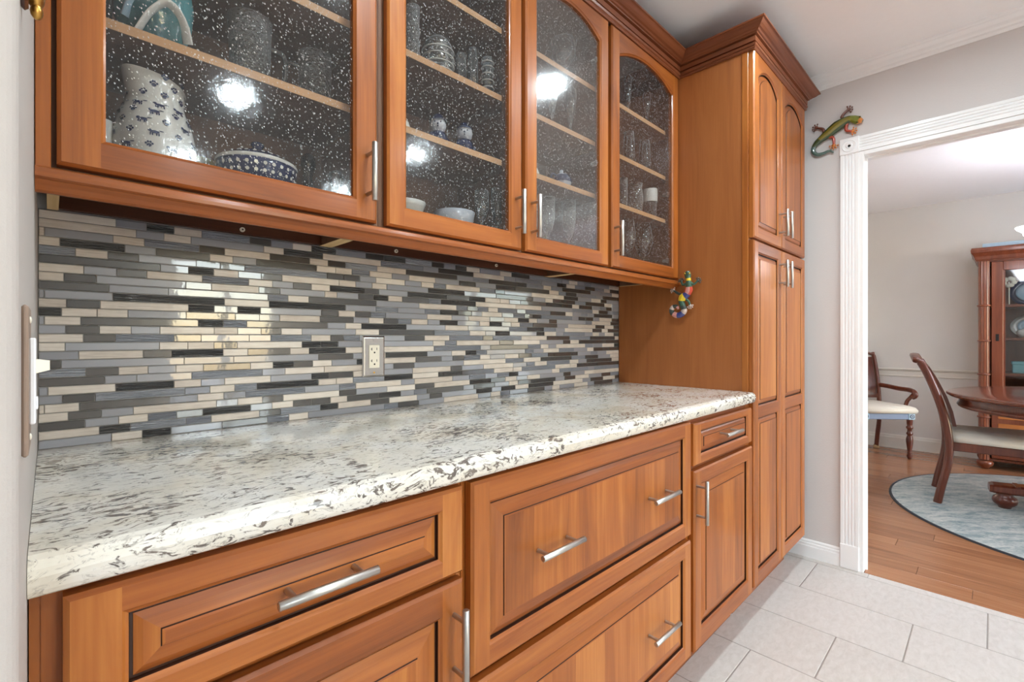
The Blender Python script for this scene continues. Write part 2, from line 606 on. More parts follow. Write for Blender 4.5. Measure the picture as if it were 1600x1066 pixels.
for y0 in (-1.989, -1.389, -.789, -.189, .411, 1.011):       # narrow strip along the threshold
    floor_piece(2.743 + g, 2.793, y0 + g, min(y0 + .6, 1.27))
far_mb = MB()
for i in range(len(rowx) - 1):
    x1, x0 = rowx[i], rowx[i + 1]
    y = offs[i] - 2.4
    while y < 1.27:
        a, b = max(y, -3.2), min(y + .6, 1.272)
        if b - a > .02:
            if b > -1.3 and x1 > .5 and a < .9:
                floor_piece(x0 + g, x1 - g, a + g, b - g)
            else:
                far_mb.box(x0 + g, x1 - g, a + g, b - g, -.006, 0, .0012)
        y += .6
far_mb.box(-2.2, rowx[-1] - g, -3.2, 1.28, -.006, 0)
part('tile_field', far_mb, 'floor_tile', fl, kind='stuff')

wf = struct('floor_dining', MB().box(2.793, 6.3, -2.95, 1.65, -.05, -.004), 'dark')
part('threshold', MB().prism([(2.794, -.004), (2.796, .0), (2.80, .0025), (2.832, .0025), (2.834, -.004)], lambda a, b, t: (a, t, b), -1.06, .43), 'plank', wf)
pc = {}
k = 0
x = 2.835
while x < XF:
    y = -2.95 + (k * .53) % 1.2 - 1.2
    if k == 0: y = .061 - 2.4
    if k == 1: y = .255 - 2.4
    x1 = min(x + .112, XF)
    while y < 1.6:
        a, b = max(y, -2.9), min(y + 1.2, 1.6)
        if b - a > .03:
            key = (round(x1 - x, 4), round(b - a, 4))
            if key not in pc:
                pc[key] = mesh_of('plank', MB().box(-key[0] / 2 + .0005, key[0] / 2 - .0005, -key[1] / 2 + .0005, key[1] / 2 - .0005, -.008, 0, .0012), 'plank')
            inst('plank', pc[key], wf, ((x + x1) / 2, (a + b) / 2, 0))
        y += 1.2
    x = x1
    k += 1

struct('ceiling', MB().box(-2.3, 6.35, -3.3, 1.7, CEIL, CEIL + .1), 'ceiling')
struct('wall_back', MB().box(-2.3, 2.885, 1.28, 1.4, 0, CEIL), 'wall')
lp = [(XL, 1.28), (XL, .50)] + [(XL - .02 + .02 * math.cos(a), .50 - .02 * math.sin(a)) for a in [PI / 16 * i for i in range(1, 9)]] + [(-.13, .48), (-.13, 1.28)]
struct('wall_left', MB().prism(lp, lambda a, b, t: (a, b, t), 0, CEIL, smooth=False), 'wall_left')
struct('wall_west', MB().box(-2.3, -2.2, -3.3, 1.4, 0, CEIL), 'wall')
# doorway wall: opening y -1.05 .. .432, top 2.005
struct('wall_doorway', MB().box(XW, 2.885, .445, 1.28, 0, CEIL).box(XW, 2.885, -1.063, .445, 2.018, CEIL).box(XW, 2.885, -3.3, -1.063, 0, CEIL), ['wall'])
struct('wall_dining_far', MB().box(XF, XF + .1, -3.0, 1.7, 0, CEIL), 'dining_wall')
struct('wall_dining_left', MB().box(2.885, XF, 1.6, 1.7, 0, CEIL), 'dining_wall')


def wall_with_hole(name, x0, x1, y0, y1, holes, mat):
    mb = MB()
    xs = x0
    for hx0, hx1, hz0, hz1 in holes:
        mb.box(xs, hx0, y0, y1, 0, CEIL)
        if hz0 > 0: mb.box(hx0, hx1, y0, y1, 0, hz0)
        mb.box(hx0, hx1, y0, y1, hz1, CEIL)
        xs = hx1
    mb.box(xs, x1, y0, y1, 0, CEIL)
    return struct(name, mb, mat)


WINS = [('door_2', .85, 1.85, .02, 2.08, -3.2), ('window_2', 3.3, 6.0, .15, 2.08, -2.9), ('window_fill', -1.8, -.6, .95, 2.1, -3.2)]  # last entry: unseen opening added for ambient fill light
wall_with_hole('wall_rear', -2.3, XW, -3.3, -3.2, [(-1.8, -.6, .95, 2.1), (.85, 1.85, .02, 2.08)], 'wall')
wall_with_hole('wall_dining_right', 2.885, XF + .1, -3.0, -2.9, [(3.3, 6.0, .15, 2.08)], 'dining_wall')
for nm, x0, x1, z0, z1, yy in WINS:
    f = .05
    mb = MB().box(x0, x0 + f, yy - .07, yy + .01, z0, z1, .004).box(x1 - f, x1, yy - .07, yy + .01, z0, z1, .004)
    mb.box(x0 + f, x1 - f, yy - .07, yy + .01, z1 - f, z1, .004).box(x0 + f, x1 - f, yy - .07, yy + .01, z0, z0 + f, .004)
    mb.box((x0 + x1) / 2 - .03, (x0 + x1) / 2 + .03, yy - .07, yy + .008, z0 + f, z1 - f, .004)
    w = struct(nm, mb, 'white')
    for a, b in ((x0 + f, (x0 + x1) / 2 - .03), ((x0 + x1) / 2 + .03, x1 - f)):
        part('pane', MB().box(a, b, yy - .045, yy - .04, z0 + f, z1 - f), 'window_glass', w)
    ld = bpy.data.lights.new('window_portal', 'AREA')
    ld.shape = 'RECTANGLE'
    ld.size, ld.size_y = x1 - x0, z1 - z0
    ld.cycles.is_portal = True
    lo = bpy.data.objects.new('window_portal', ld)
    COL.objects.link(lo)
    lo.location = ((x0 + x1) / 2, yy - .1, (z0 + z1) / 2)
    lo.rotation_euler = (PI / 2, 0, 0)
    lo['kind'] = 'helper'

# white ceiling moulding on the doorway wall
cprof = [(0, 2.381), (.004, 2.381), (.008, 2.388), (.012, 2.391), (.013, 2.398), (.02, 2.405), (.032, 2.412), (.042, 2.421), (.046, 2.426), (.05, 2.427), (.056, 2.433), (.058, 2.44), (0, 2.44)]
struct('trim_ceiling', MB().prism(cprof, lambda a, b, t: (XW - a, t, b), -3.2, 1.28), 'white')
bprof = [(0, 0), (.014, 0), (.014, .058), (.012, .062), (.012, .072), (.008, .076), (.008, .084), (.004, .09), (0, .09)]
struct('baseboard_doorway', MB().prism(bprof, lambda a, b, t: (XW - a, t, b), .524, 1.27), 'white')
dprof = [(0, 0), (.016, 0), (.016, .105), (.011, .115), (.009, .128), (.004, .138), (0, .138)]
struct('baseboard_dining', MB().prism(dprof, lambda a, b, t: (XF - a, t, b), -2.9, 1.6), 'dining_trim')
rprof = [(0, .735), (.008, .735), (.012, .742), (.008, .75), (.008, .79), (.014, .797), (.022, .802), (.024, .812), (.018, .82), (0, .82)]
struct('trim_chair_rail', MB().prism(rprof, lambda a, b, t: (XF - a, t, b), -2.9, 1.6), 'dining_trim')

# door surround
dr = struct('door_1', MB().box(2.785, 2.895, .432, .452, 0, 2.025, .002).box(2.785, 2.895, -1.07, -1.05, 0, 2.025, .002).box(2.785, 2.895, -1.05, .432, 2.005, 2.025, .002)
            .box(2.83, 2.845, .424, .433, 0, 2.006, .002).box(2.83, 2.845, -1.05, .424, 1.997, 2.006, .002), 'white')


def flute(w, th=.014, nf=4):
    pr = [(0, 0), (0, th)]
    e = .010
    p = (w - 2 * e) / nf
    for i in range(nf):
        c = e + p * (i + .5)
        r = p * .36
        for j in range(7):
            a = PI - PI * j / 6
            pr.append((c + r * math.cos(a), th - .006 * math.sin(a)))
    pr += [(w, th), (w, 0)]
    return pr


part('casing', MB().prism(flute(.072), lambda a, b, t: (XW - b, .452 + a, t), .118, 2.022), 'white', dr)
part('casing', MB().prism(flute(.072), lambda a, b, t: (XW - b, -1.07 - a, t), .118, 2.022), 'white', dr)
part('header_casing', MB().prism(flute(.072), lambda a, b, t: (XW - b, t, 2.026 + a), -1.068, .449), 'white', dr)
for yy in (.449, -1.147):
    part('plinth_block', MB().box(XW - .018, XW, yy, yy + .078, 0, .118, .003), 'white', dr)
    mb = MB().box(XW - .018, XW, yy - .001, yy + .079, 2.022, 2.102, .003)
    for r0, r1, d in ((.03, .024, .004), (.014, .006, .005)):
        ring = []
        for rr, dd in ((r0, 0), ((r0 + r1) / 2, d), (r1, 0)):
            ring.append([(XW - .018 - dd, yy + .039 + rr * math.cos(2 * PI * j / 20), 2.062 + rr * math.sin(2 * PI * j / 20)) for j in range(20)])
        mb.loft(ring, 0, True, False, r1 < .01)
    part('corner_block', mb, 'white', dr)


# ------------------------------------------------------------------ cabinet doors
def arch_loop(x0, x1, z0, zs, rise, y, n=14):
    """BL, BR, then points right -> left along an arched (or straight) top"""
    w = (x1 - x0) / 2
    pts = [(x0, y, z0), (x1, y, z0)]
    if rise > 1e-4:
        R = (w * w + rise * rise) / (2 * rise)
    for j in range(n + 1):
        u = w - 2 * w * j / n
        dz = (math.sqrt(max(R * R - u * u, 0)) - (R - rise)) if rise > 1e-4 else 0
        pts.append((x0 + w + u, y, zs + dz))
    return pts


def cab_front(x0, x1, z0, z1, yf, sw, rw_t, rw_b, rise=0.0, panel=True, th=.02, groove=.011, slope=.03, mid=None):
    """frame mesh and list of raised panel meshes; faces -y"""
    fr, pans = MB(), []
    openings = [(z0 + rw_b, z1 - rw_t)]
    if mid:
        openings = [(z0 + rw_b, mid[0]), (mid[1], z1 - rw_t)]
    N = 14
    c = .005

    def outer(a, y, lo, hi):
        pts = [(x0 + a, y, lo), (x1 - a, y, lo)]
        ix0, ix1 = x0 + sw, x1 - sw
        for j in range(N + 1):
            u = j / N
            xx = (x1 - a) + ((x0 + a) - (x1 - a)) * u
            pts.append((xx, y, hi))
        return pts

    # split height between the openings
    bounds = [z0] + [(openings[i][1] + openings[i + 1][0]) / 2 for i in range(len(openings) - 1)] + [z1]
    for i, (oz0, oz1) in enumerate(openings):
        lo, hi = bounds[i], bounds[i + 1]
        a0 = c if True else 0
        l0 = c if i == 0 else 0
        h0 = c if i == len(openings) - 1 else 0
        zs = oz1 - (rise if i == len(openings) - 1 else 0)
        rs = rise if i == len(openings) - 1 else 0
        X0, X1 = x0 + sw, x1 - sw
        loops = [outer(0, yf + th, lo, hi), outer(0, yf + c, lo, hi), outer(c, yf, lo + l0, hi - h0),
                 arch_loop(X0 - .006, X1 + .006, oz0 - .006, zs + .006, rs, yf, N),
                 arch_loop(X0 - .003, X1 + .003, oz0 - .003, zs + .003, rs, yf + .003, N),
                 arch_loop(X0, X1, oz0, zs, rs, yf + .005, N),
                 arch_loop(X0, X1, oz0, zs, rs, yf + th, N)]
        # frame ring: stiles get upright grain (slot 0), rails level grain (slot 1)
        n = N + 3
        v = [p for L in loops for p in L]
        L2, L3 = loops[2], loops[3]
        fr.add([L2[0], (L3[0][0], yf, L2[0][2]), (L3[0][0], yf, L2[-1][2]), L2[-1]], [(0, 1, 2, 3)], 0)
        fr.add([L2[1], (L3[1][0], yf, L2[1][2]), (L3[1][0], yf, L2[2][2]), L2[2]], [(0, 1, 2, 3)], 0)
        fr.add([(L3[0][0], yf, L2[0][2]), (L3[1][0], yf, L2[1][2]), L3[1], L3[0]], [(0, 1, 2, 3)], 1)
        for j in range(2, n - 1):
            fr.add([L3[j], L3[j + 1], (L3[j + 1][0], yf, L2[2][2]), (L3[j][0], yf, L2[2][2])], [(0, 1, 2, 3)], 1)
        for li in range(len(loops) - 1):
            if li == 2:
                continue
            for j in range(n):
                kk = (j + 1) % n
                f = [li * n + j, li * n + kk, (li + 1) * n + kk, (li + 1) * n + j]
                mi = 1 if (j == 0 or 2 <= j < n - 1) else 0
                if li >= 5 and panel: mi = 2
                fr.add([v[q] for q in f], [(0, 1, 2, 3)], mi)
        fr.add([v[q] for q in list(range(n)) + [6 * n + q for q in range(n)]], [[j, (j + 1) % n, n + (j + 1) % n, n + j] for j in range(n)], 0)
        if panel:
            pm = MB()
            Y = yf
            spec = [(.0, groove + .004), (.0008, groove), (.004, groove), (.0042, groove - .001), (slope * .45, groove - .0045), (slope, .0035), (slope + .0006, .0036), (slope + .0012, .0016), (slope + .004, .0012)]
            lps = [arch_loop(X0 + a, X1 - a, oz0 + a, zs - a, rs * (1 - a * .5), Y + d, N) for a, d in spec]
            for li in range(len(lps) - 1):
                for j in range(n):
                    kk = (j + 1) % n
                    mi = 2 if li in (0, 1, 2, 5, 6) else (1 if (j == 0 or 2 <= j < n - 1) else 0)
                    pm.add([lps[li][j], lps[li][kk], lps[li + 1][kk], lps[li + 1][j]], [(0, 1, 2, 3)], mi)
            pm.add(lps[-1], [list(range(n))], 3)
            # weld-free back
            back = arch_loop(X0, X1, oz0, zs, rs, Y + th - .004, N)
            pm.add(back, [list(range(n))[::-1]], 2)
            pans.append(pm)
    return fr, pans


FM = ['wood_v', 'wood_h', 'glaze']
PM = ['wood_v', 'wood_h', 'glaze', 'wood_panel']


def handle_mesh(L, d=.033, r=.0062):
    """bar pull along x, standing off towards -y; origin at its middle on the door face"""
    mb = MB().tube([(-L / 2, -d, 0), (-L / 2 + .001, -d, 0), (L / 2 - .001, -d, 0), (L / 2, -d, 0)], [r * .8, r, r, r * .8], 24)
    for sx in (-1, 1):
        mb.tube([(sx * L * .34, .0005, 0), (sx * L * .34, -d + r * .5, 0)], .0042, 10)
    return mesh_of('handle', mb, 'nickel')


H_ME = handle_mesh(.137)
H_UP = handle_mesh(.126)
H_T = handle_mesh(.118)


def put_handle(parent, me, x, y, z, upright=False):
    return inst('handle', me, parent, (x, y, z), (0, PI / 2, 0) if upright else (0, 0, 0))


def door(parent, name, x0, x1, z0, z1, yf, sw=.048, rt=.05, rb=.05, rise=0.0, mid=None, slope=.03, field='wood_panel'):
    fr, pans = cab_front(x0, x1, z0, z1, yf, sw, rt, rb, rise, True, mid=mid, slope=slope)
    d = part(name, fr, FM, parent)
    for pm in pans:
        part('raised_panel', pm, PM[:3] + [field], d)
    return d


# ------------------------------------------------------------------ base cabinets
def base_carcass(root, x0, x1, front=True):
    y0 = YD + .022
    part('carcass', MB().box(x0, x0 + .018, y0 + .018, 1.27, .13, ZCB - .002).box(x1 - .018, x1, y0 + .018, 1.27, .13, ZCB - .002)
         .box(x0 + .018, x1 - .018, y0 + .018, 1.27, .13, .148).box(x0 + .018, x1 - .018, 1.255, 1.27, .118, ZCB - .002), 'wood_side', root)
    part('face_frame', MB().box(x0, x0 + .028, y0, y0 + .018, .125, ZCB - .002, 0, 0).box(x1 - .028, x1, y0, y0 + .018, .125, ZCB - .002, 0, 0)
         .box(x0 + .028, x1 - .028, y0, y0 + .018, .82, ZCB - .002, 0, 1).box(x0 + .028, x1 - .028, y0, y0 + .018, .125, .16, 0, 1)
         .box(x0 + .028, x1 - .028, y0, y0 + .018, .49, .53, 0, 1).box(x0 + .028, x1 - .028, y0, y0 + .018, .69, .73, 0, 1), FM, root)
    part('toe_kick', MB().box(x0, x1, .745, .76, 0, .1295), 'wood_h', root)


ba = thing('base_cabinet', 'cherry base cabinet at the left wall, one drawer over a door with upright handle', 'cabinet', (.26, .96, 0))
part('filler_strip', MB().box(XL + .001, .004, YD + .024, YD + .036, .125, ZCB - .002), 'wood_v', ba)
base_carcass(ba, -.006, .532)
d = door(ba, 'drawer_front', .010, .524, .714, .865, YD, .052, .037, .037, slope=.028, field='wood_h')
put_handle(d, H_ME, .272, YD, .793)
d = door(ba, 'door', .010, .524, .135, .702, YD, .052, .055, .055, slope=.042)
put_handle(d, H_ME, .502, YD, .600, True)

bb = thing('base_cabinet', 'wide cherry base cabinet of two deep drawers, two bar handles on each', 'cabinet', (.99, .96, 0))
base_carcass(bb, .534, 1.436)
for z0, z1, hz in ((.514, .866, .690), (.138, .498, .316)):
    d = door(bb, 'drawer_front', .543, 1.425, z0, z1, YD, .048, .047, .047, slope=.032)
    put_handle(d, H_ME, .765, YD, hz)
    put_handle(d, H_ME, 1.213, YD, hz)

bc = thing('base_cabinet', 'narrow cherry base cabinet beside the tall pantry, small drawer over a door', 'cabinet', (1.70, .96, 0))
base_carcass(bc, 1.438, 1.972)
d = door(bc, 'drawer_front', 1.449, 1.953, .722, .856, YD, .05, .028, .033, slope=.02, field='wood_h')
put_handle(d, H_ME, 1.694, YD, .800)
d = door(bc, 'door', 1.449, 1.958, .135, .706, YD, .053, .05, .065, slope=.034)
put_handle(d, H_ME, 1.462, YD, .612, True)

# ------------------------------------------------------------------ worktop
prof = [(YB + .006, ZCB - .001), (.6555, ZCB - .001), (.653, ZCB + .001), (.650, ZCB + .006), (.648, ZCB + .013), (.647, ZCB + .02), (.649, ZCB + .028), (.655, ZCB + .035), (.664, ZCB + .0385), (.674, ZC), (YB + .006, ZC)]
single('countertop', MB().prism(prof, lambda a, b, t: (t, a, b), XL + .0005, XT - .0030, smooth=False), 'granite',
       'cream granite-look worktop with dark flecks and rounded front edge, below the mosaic', 'countertop', (1.0, .96, .9))

# ------------------------------------------------------------------ mosaic backsplash
ROWS = ['460b 580g 690t 800b 990r 1075d 1160g 1235b 1330t 1450g 1523d', '540b 650g 757b 1045g 1125b 1280t 1510b', '177b 448g 572b 790r 890d 1070b 1228d 1300b 1370d 1495r',
        '237b 495t 617g 831d 923b 1016g 1255d 1330b 1395b 1465r', '299r 427b 549d 778g 873d 970d 1296r 1362d 1426d 1490g', '636d 747g 847t 945b 1035g 1118d 1344b 1410b 1475g',
        '332b 462g 582d 802b 986r 1080b 1162g 1235d 1308b 1442t', '253b 382d 737g 838g 1026b 1110d 1287g 1336b 1420g', '432d 667g 1062g 1142r 1224b 1492d', '176g 447g 890t 1067b 1370t 1490g',
        '263b 397d 747b 849t 942g 1032t 1273g 1342d 1408b 1470d', '244t 385b 507b 738g 933d 1028g 1108g 1268b 1400d', '176g 320b 786d 885t 978r 1298d 1370g 1433b', '260g 394d 520b 634g 849b 942b 1035g 1115d 1197b 1410g',
        '330b 457d 690r 797d 988g 1073g 1234r 1310b 1362d', '258b 632g 745b 848b 940d 1197b 1272t 1340t 1435g', '312g 567b 680d 885t 982b 1150d 1225b 1370t 1440b', '242d 730g 926g 1262g 1400d 1470g', '340r 470d 587b 697g 806b 993d 1082b 1165t 1240d 1315b',
        '415d 542g 760g 1040r 1130g 1285b 1440b', '190g 458b 690t 797b 890g 1073b 1235g 1305t 1400d', '247g 377d 733r 832d 930b 1018r 1262t 1333b 1400b', '176b 314b 783d 887b 973d 1208r 1345g', '270b 402d 528g 858b 942g 1040b 1122d 1345b 1412d',
        '337d 470g 587b 700r 804d 994t 1078g 1162b 1235d 1310d', '394b 517t 738r 837r 1028b 1112d 1270r 1340t 1470b', '442g 564b 678t 880g 1060d 1145r 1222b 1523g']
CT = [(150, -.0155), (400, .075), (650, .180), (900, .301), (1150, .444), (1400, .616), (1523, .714)]


def cx2x(c):
    for (c0, x0), (c1, x1) in zip(CT, CT[1:]):
        if c <= c1 or c1 == 1523:
            # projective interpolation through the three fitted constants
            break
    r = (c / 2.538 - 800) / 736.75
    a = math.radians(45.526)
    fx, fy = math.cos(a), math.sin(a)
    return 1.272 * (fx + r * fy) / (fy - r * fx)


PITCH = (1.3745 - ZC) / 27
tiles = []
W = dict(b=.25, g=.27, r=.19, d=.19, t=.10)
LEN = [.048, .048, .048, .060, .073, .073, .098, .098, .148, .148, .198]
for i, row in enumerate(ROWS):
    z1 = 1.3745 - i * PITCH
    z0 = z1 - PITCH
    x = XL + .001
    last = ''
    for e in row.split():
        nx = cx2x(int(e[:-1]))
        tiles.append((x, nx, z0, z1, e[-1]))
        x, last = nx, e[-1]
    while x < XT - .012:
        nx = x + random.choice(LEN)
        if nx > XT - .03:
            nx = XT - .001
        while True:
            ty = random.choices(list(W), list(W.values()))[0]
            if ty != last or (ty in 'b' and random.random() < .2):
                break
        tiles.append((x, nx, z0, z1, ty))
        x, last = nx, ty
bs = thing('backsplash', 'mosaic backsplash of grey, charcoal and beige strip tiles above the worktop', 'backsplash', (1.0, YB, ZC))
part('grout', MB().box(XL + .0005, XT - .0005, YB + .0012, 1.2795, ZC, 1.3755), 'grout', bs)
unit = {k: mesh_of('tile', MB().box(-.5, .5, -.0012, .004, -PITCH / 2 + .0008, PITCH / 2 - .0008, .0009), k) for k in 'bgrdt'}
OUT = (.640, .716, 1.008, 1.138)


def area(tl):
    x0, x1, z0, z1, _ = tl
    xm = (x0 + x1) / 2
    dd = xm * .7006 + YB * .7136
    return (x1 - x0) * YB / dd ** 3 * (xm * xm + YB * YB) ** .0


tiles.sort(key=area, reverse=True)
fill, fm = MB(), list('bgrdt')
for n_, (x0, x1, z0, z1, ty) in enumerate(tiles):
    L = x1 - x0 - .0015
    if n_ < 296:
        inst('tile', unit[ty], bs, ((x0 + x1) / 2, YB, (z0 + z1) / 2), (random.gauss(0, .004), 0, random.gauss(0, .003)), (L, 1, 1))
    else:
        fill.box(x0 + .00075, x1 - .00075, YB - .0012, YB + .004, z0 + .0008, z1 - .0008, .0009, fm.index(ty))
part('tile_field', fill, fm, bs, kind='stuff')

# outlet in the backsplash
ot = thing('outlet', 'stainless outlet plate with ivory double socket on the mosaic', 'outlet', (.678, YB, 1.073))
px0, px1, pz0, pz1, py = .643, .713, 1.014, 1.133, YB - .0012
prings = []
for a, d_ in ((0, 0), (.0, .002), (.004, .0045), (.006, .005)):
    prings.append([(px0 + a, py - d_, pz0 + a), (px1 - a, py - d_, pz0 + a), (px1 - a, py - d_, pz1 - a), (px0 + a, py - d_, pz1 - a)])
part('cover_plate', MB().loft(prings, 0, False, True, True), 'steel', ot)
soc = part('socket', MB().box(.6615, .6945, py - .0075, py - .004, 1.04, 1.107, .0008), 'ivory', ot)
for zc in (1.057, 1.091):
    mb = MB().box(.6685, .6705, py - .0079, py - .007, zc, zc + .008).box(.6665, .6705, py - .0079, py - .007, zc + .003, zc + .005)
    mb.box(.6845, .6862, py - .0079, py - .007, zc + .001, zc + .008)
    mb.tube([(.678, py - .0079, zc - .006), (.678, py - .007, zc - .006)], .0026, 10)
    part('slot', mb, 'dark', soc)
for zz in (1.0265, 1.1205):
    part('screw', MB().tube([(.678, py - .0062, zz), (.678, py - .004, zz)], .0028, 10), 'steel' if zz > 1.1 else 'brass', ot)


# ------------------------------------------------------------------ wall cabinets
def glass_door(parent, x0, x1, sw_l, sw_r, rise, hx, hinge_side):
    sw = (sw_l + sw_r) / 2
    fr, _ = cab_front(x0, x1, 1.384, 2.262, YU, sw, .042 if rise else .06, .049, rise, False)
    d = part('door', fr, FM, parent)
    part('glass_pane', MB().box(x0 + sw - .004, x1 - sw + .004, YU + .010, YU + .014, 1.384 + .045, 2.262 - (.05 if not rise else .045) + 0), 'seeded', d) if not rise else \
        part('glass_pane', MB().prism([(a, c) for a, _, c in arch_loop(x0 + sw - .003, x1 - sw + .003, 1.43, 2.262 - .042 - rise + .003, rise, 0)], lambda a, b, t: (a, t, b), YU + .010, YU + .014), 'seeded', d)
    put_handle(d, H_UP, hx, YU, 1.486, True)
    return d


def wall_carcass(root, x0, x1, ins, mids=()):
    """ins = inner opening edges (pairs)"""
    y0, zb, zt = YU + .022, 1.376, 2.27
    for a in (x0, x1 - .016):
        part('side_panel', MB().box(a, a + .016, y0 + .018, 1.27, zb + .0, zt, 0, 0).box(a, a + .016, y0 + .018, 1.27, zb - .0008, zb, 0, 1), ['inside', 'ply'], root)
    part('back_panel', MB().box(x0 + .016, x1 - .016, 1.256, 1.268, 1.40, zt), 'inside', root)
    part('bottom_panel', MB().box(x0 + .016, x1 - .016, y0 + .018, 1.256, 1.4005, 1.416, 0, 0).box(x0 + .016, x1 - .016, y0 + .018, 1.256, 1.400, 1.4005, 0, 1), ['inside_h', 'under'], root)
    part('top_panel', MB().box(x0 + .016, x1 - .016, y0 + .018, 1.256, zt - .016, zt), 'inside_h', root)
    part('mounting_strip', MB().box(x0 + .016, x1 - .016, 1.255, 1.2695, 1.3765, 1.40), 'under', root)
    mb = MB()
    xs = [x0]
    for a, b in ins:
        xs += [a, b]
    xs.append(x1)
    for a, b in zip(xs[::2], xs[1::2]):
        mb.box(a, b, y0, y0 + .018, 1.376, zt, 0, 0)
    for a, b in ins:
        mb.box(a, b, y0, y0 + .018, 1.376, 1.416, 0, 1)
        mb.box(a, b, y0, y0 + .018, 2.235, zt, 0, 1)
    part('face_frame', mb, ['inside', 'inside_h'], root)
    for z in (1.645, 1.833, 2.029):
        for a, b in zip([x0 + .016] + [q + .008 for q in mids], [q - .008 for q in mids] + [x1 - .016]):
            part('shelf', MB().box(a, b, 1.002, 1.256, z - .016, z).box(a, b, 1.0005, 1.002, z - .016, z, 0, 1), ['inside_h', 'shelf_edge'], root)
    for q in mids:
        part('partition', MB().box(q - .008, q + .008, y0 + .018, 1.256, 1.416, zt - .016), 'inside', root)


w1 = thing('wall_cabinet', 'glass-fronted wall cabinet at the left wall, single wide door, blue paw-print pitcher inside', 'cabinet', (.26, 1.27, 1.376))
part('filler_strip', MB().box(XL + .001, .002, YU + .004, YU + .022, 1.376, 2.27, .001), 'wood_v', w1)
wall_carcass(w1, -.003, .535, [(.03, .486)])
glass_door(w1, .008, .523, .055, .055, 0, .499, 0)
w2 = thing('wall_cabinet', 'middle wall cabinet with a pair of glass doors, handles side by side', 'cabinet', (.99, 1.27, 1.376))
wall_carcass(w2, .536, 1.446, [(.575, .940), (1.045, 1.402)], (.992,))
glass_door(w2, .549, .986, .05, .05, .05, .960, 0)
glass_door(w2, 1.003, 1.430, .05, .05, .05, 1.026, 0)
w3 = thing('wall_cabinet', 'wall cabinet beside the tall pantry with one arched glass door, stemware inside', 'cabinet', (1.71, 1.27, 1.376))
wall_carcass(w3, 1.447, 1.9735, [(1.49, 1.921)])
glass_door(w3, 1.452, 1.964, .05, .055, .05, 1.466, 1)
for w, hx, hzs in ((w3, 1.925, (1.45, 1.735)), (w2, 1.405, (1.735, 2.1))):
    for hz in hzs:
        part('hinge', MB().box(hx - .03, hx - .004, .978, .984, hz, hz + .022, .002).tube([(hx - .024, .976, hz + .011), (hx - .024, 1.0, hz + .011)], .008, 10), 'nickel', w)
for w, sx, sz in ((w1, .329, 1.386), (w2, .743, 1.388), (w2, 1.151, 1.389)):
    part('screw', MB().tube([(sx, 1.2505, sz), (sx, 1.256, sz)], [.0055, .0055], 12).tube([(sx, 1.2498, sz), (sx, 1.2506, sz)], .002, 8, 1), ['ivory', 'dark'], w)

rail = [(.0, 1.3765), (.010, 1.3765), (.014, 1.374), (.0150, 1.367), (.0145, 1.361), (.011, 1.3590), (.007, 1.3585), (.002, 1.352), (-.002, 1.345), (-.006, 1.342), (-.012, 1.342), (-.012, 1.3765)]
single('light_rail', MB().prism(rail, lambda a, b, t: (t, .972 - a, b), XL + .0008, XT - .001), 'wood_h', 'long moulded cherry rail along the bottom of the glass-fronted wall cabinets', 'moulding', (1, .97, 1.345))

CROWN = [(0, 2.262), (.005, 2.262), (.009, 2.267), (.006, 2.273), (.010, 2.276), (.012, 2.283), (.003, 2.288), (.003, 2.2905), (.010, 2.291), (.011, 2.309), (.005, 2.310), (.005, 2.313), (.018, 2.314), (.019, 2.318), (.024, 2.320),
         (.028, 2.324), (.034, 2.327), (.042, 2.333), (.050, 2.341), (.053, 2.343), (.057, 2.344), (.057, 2.350), (0, 2.350)]
CPATH = [(XL + .001, YU + .003), (XT, YU + .003), (XT, YD + .002), (XTR, YD + .002), (XTR, 1.27)]
single('cabinet_crown', MB().sweep(CPATH, CROWN, [0]), 'crown', 'dark cherry crown moulding on top of the glass-fronted wall cabinets', 'moulding', (1, 1, 2.26))
single('top_board', MB().box(XL + .001, XT - .002, YU + .003, 1.272, 2.2705, 2.349), 'inside_h', 'plain riser board behind the crown over the glass cabinets', 'board', (1, 1.1, 2.27))

# ------------------------------------------------------------------ tall pantry
pn = thing('pantry_cabinet', 'tall cherry pantry cabinet with four raised panel doors next to the doorway', 'cabinet', (2.33, 1.27, 0))
part('side_panel', MB().box(XT, XT + .018, YD + .046, 1.27, .13, 2.3), 'wood_side', pn)
part('side_panel', MB().box(XTR - .020, XTR - .002, YD + .046, 1.27, .13, 2.3), 'wood_side', pn)
part('face_frame', MB().box(XT - .002, XT + .03, YD + .022, YD + .0455, .0 + .13, 2.3, .001, 0).box(XTR - .03, XTR, YD + .022, YD + .0455, .13, 2.3, .001, 0)
     .box(XT + .03, XTR - .03, YD + .022, YD + .0455, 1.49, 1.55, 0, 1).box(XT + .03, XTR - .03, YD + .022, YD + .0455, 2.24, 2.3, 0, 1).box(XT + .03, XTR - .03, YD + .022, YD + .0455, .13, .17, 0, 1)
     .box(2.30, 2.345, YD + .022, YD + .0455, .17, 2.24, 0, 0), FM, pn)
part('back_panel', MB().box(XT + .018, XTR - .02, 1.258, 1.27, .13, 2.3).box(XT + .018, XTR - .02, YD + .0456, 1.258, .13, .148).box(XT + .018, XTR - .02, YD + .0456, 1.258, 2.282, 2.3), 'inside', pn)
part('toe_kick', MB().box(XT + .018, XTR - .02, .745, .76, 0, .13), 'wood_h', pn)
for x0, x1, hx in ((XT + .004, 2.321, 2.287), (2.325, XTR - .003, 2.352)):
    d = door(pn, 'door', x0, x1, 1.525, 2.268, YD, .05, .05, .05, rise=.05, slope=.02)
    put_handle(d, H_T, hx, YD, 1.629, True)
    d = door(pn, 'door', x0, x1, .142, 1.516, YD, .05, .05, .055, mid=(.803, .856), slope=.02)
    put_handle(d, H_T, hx, YD, 1.408, True)
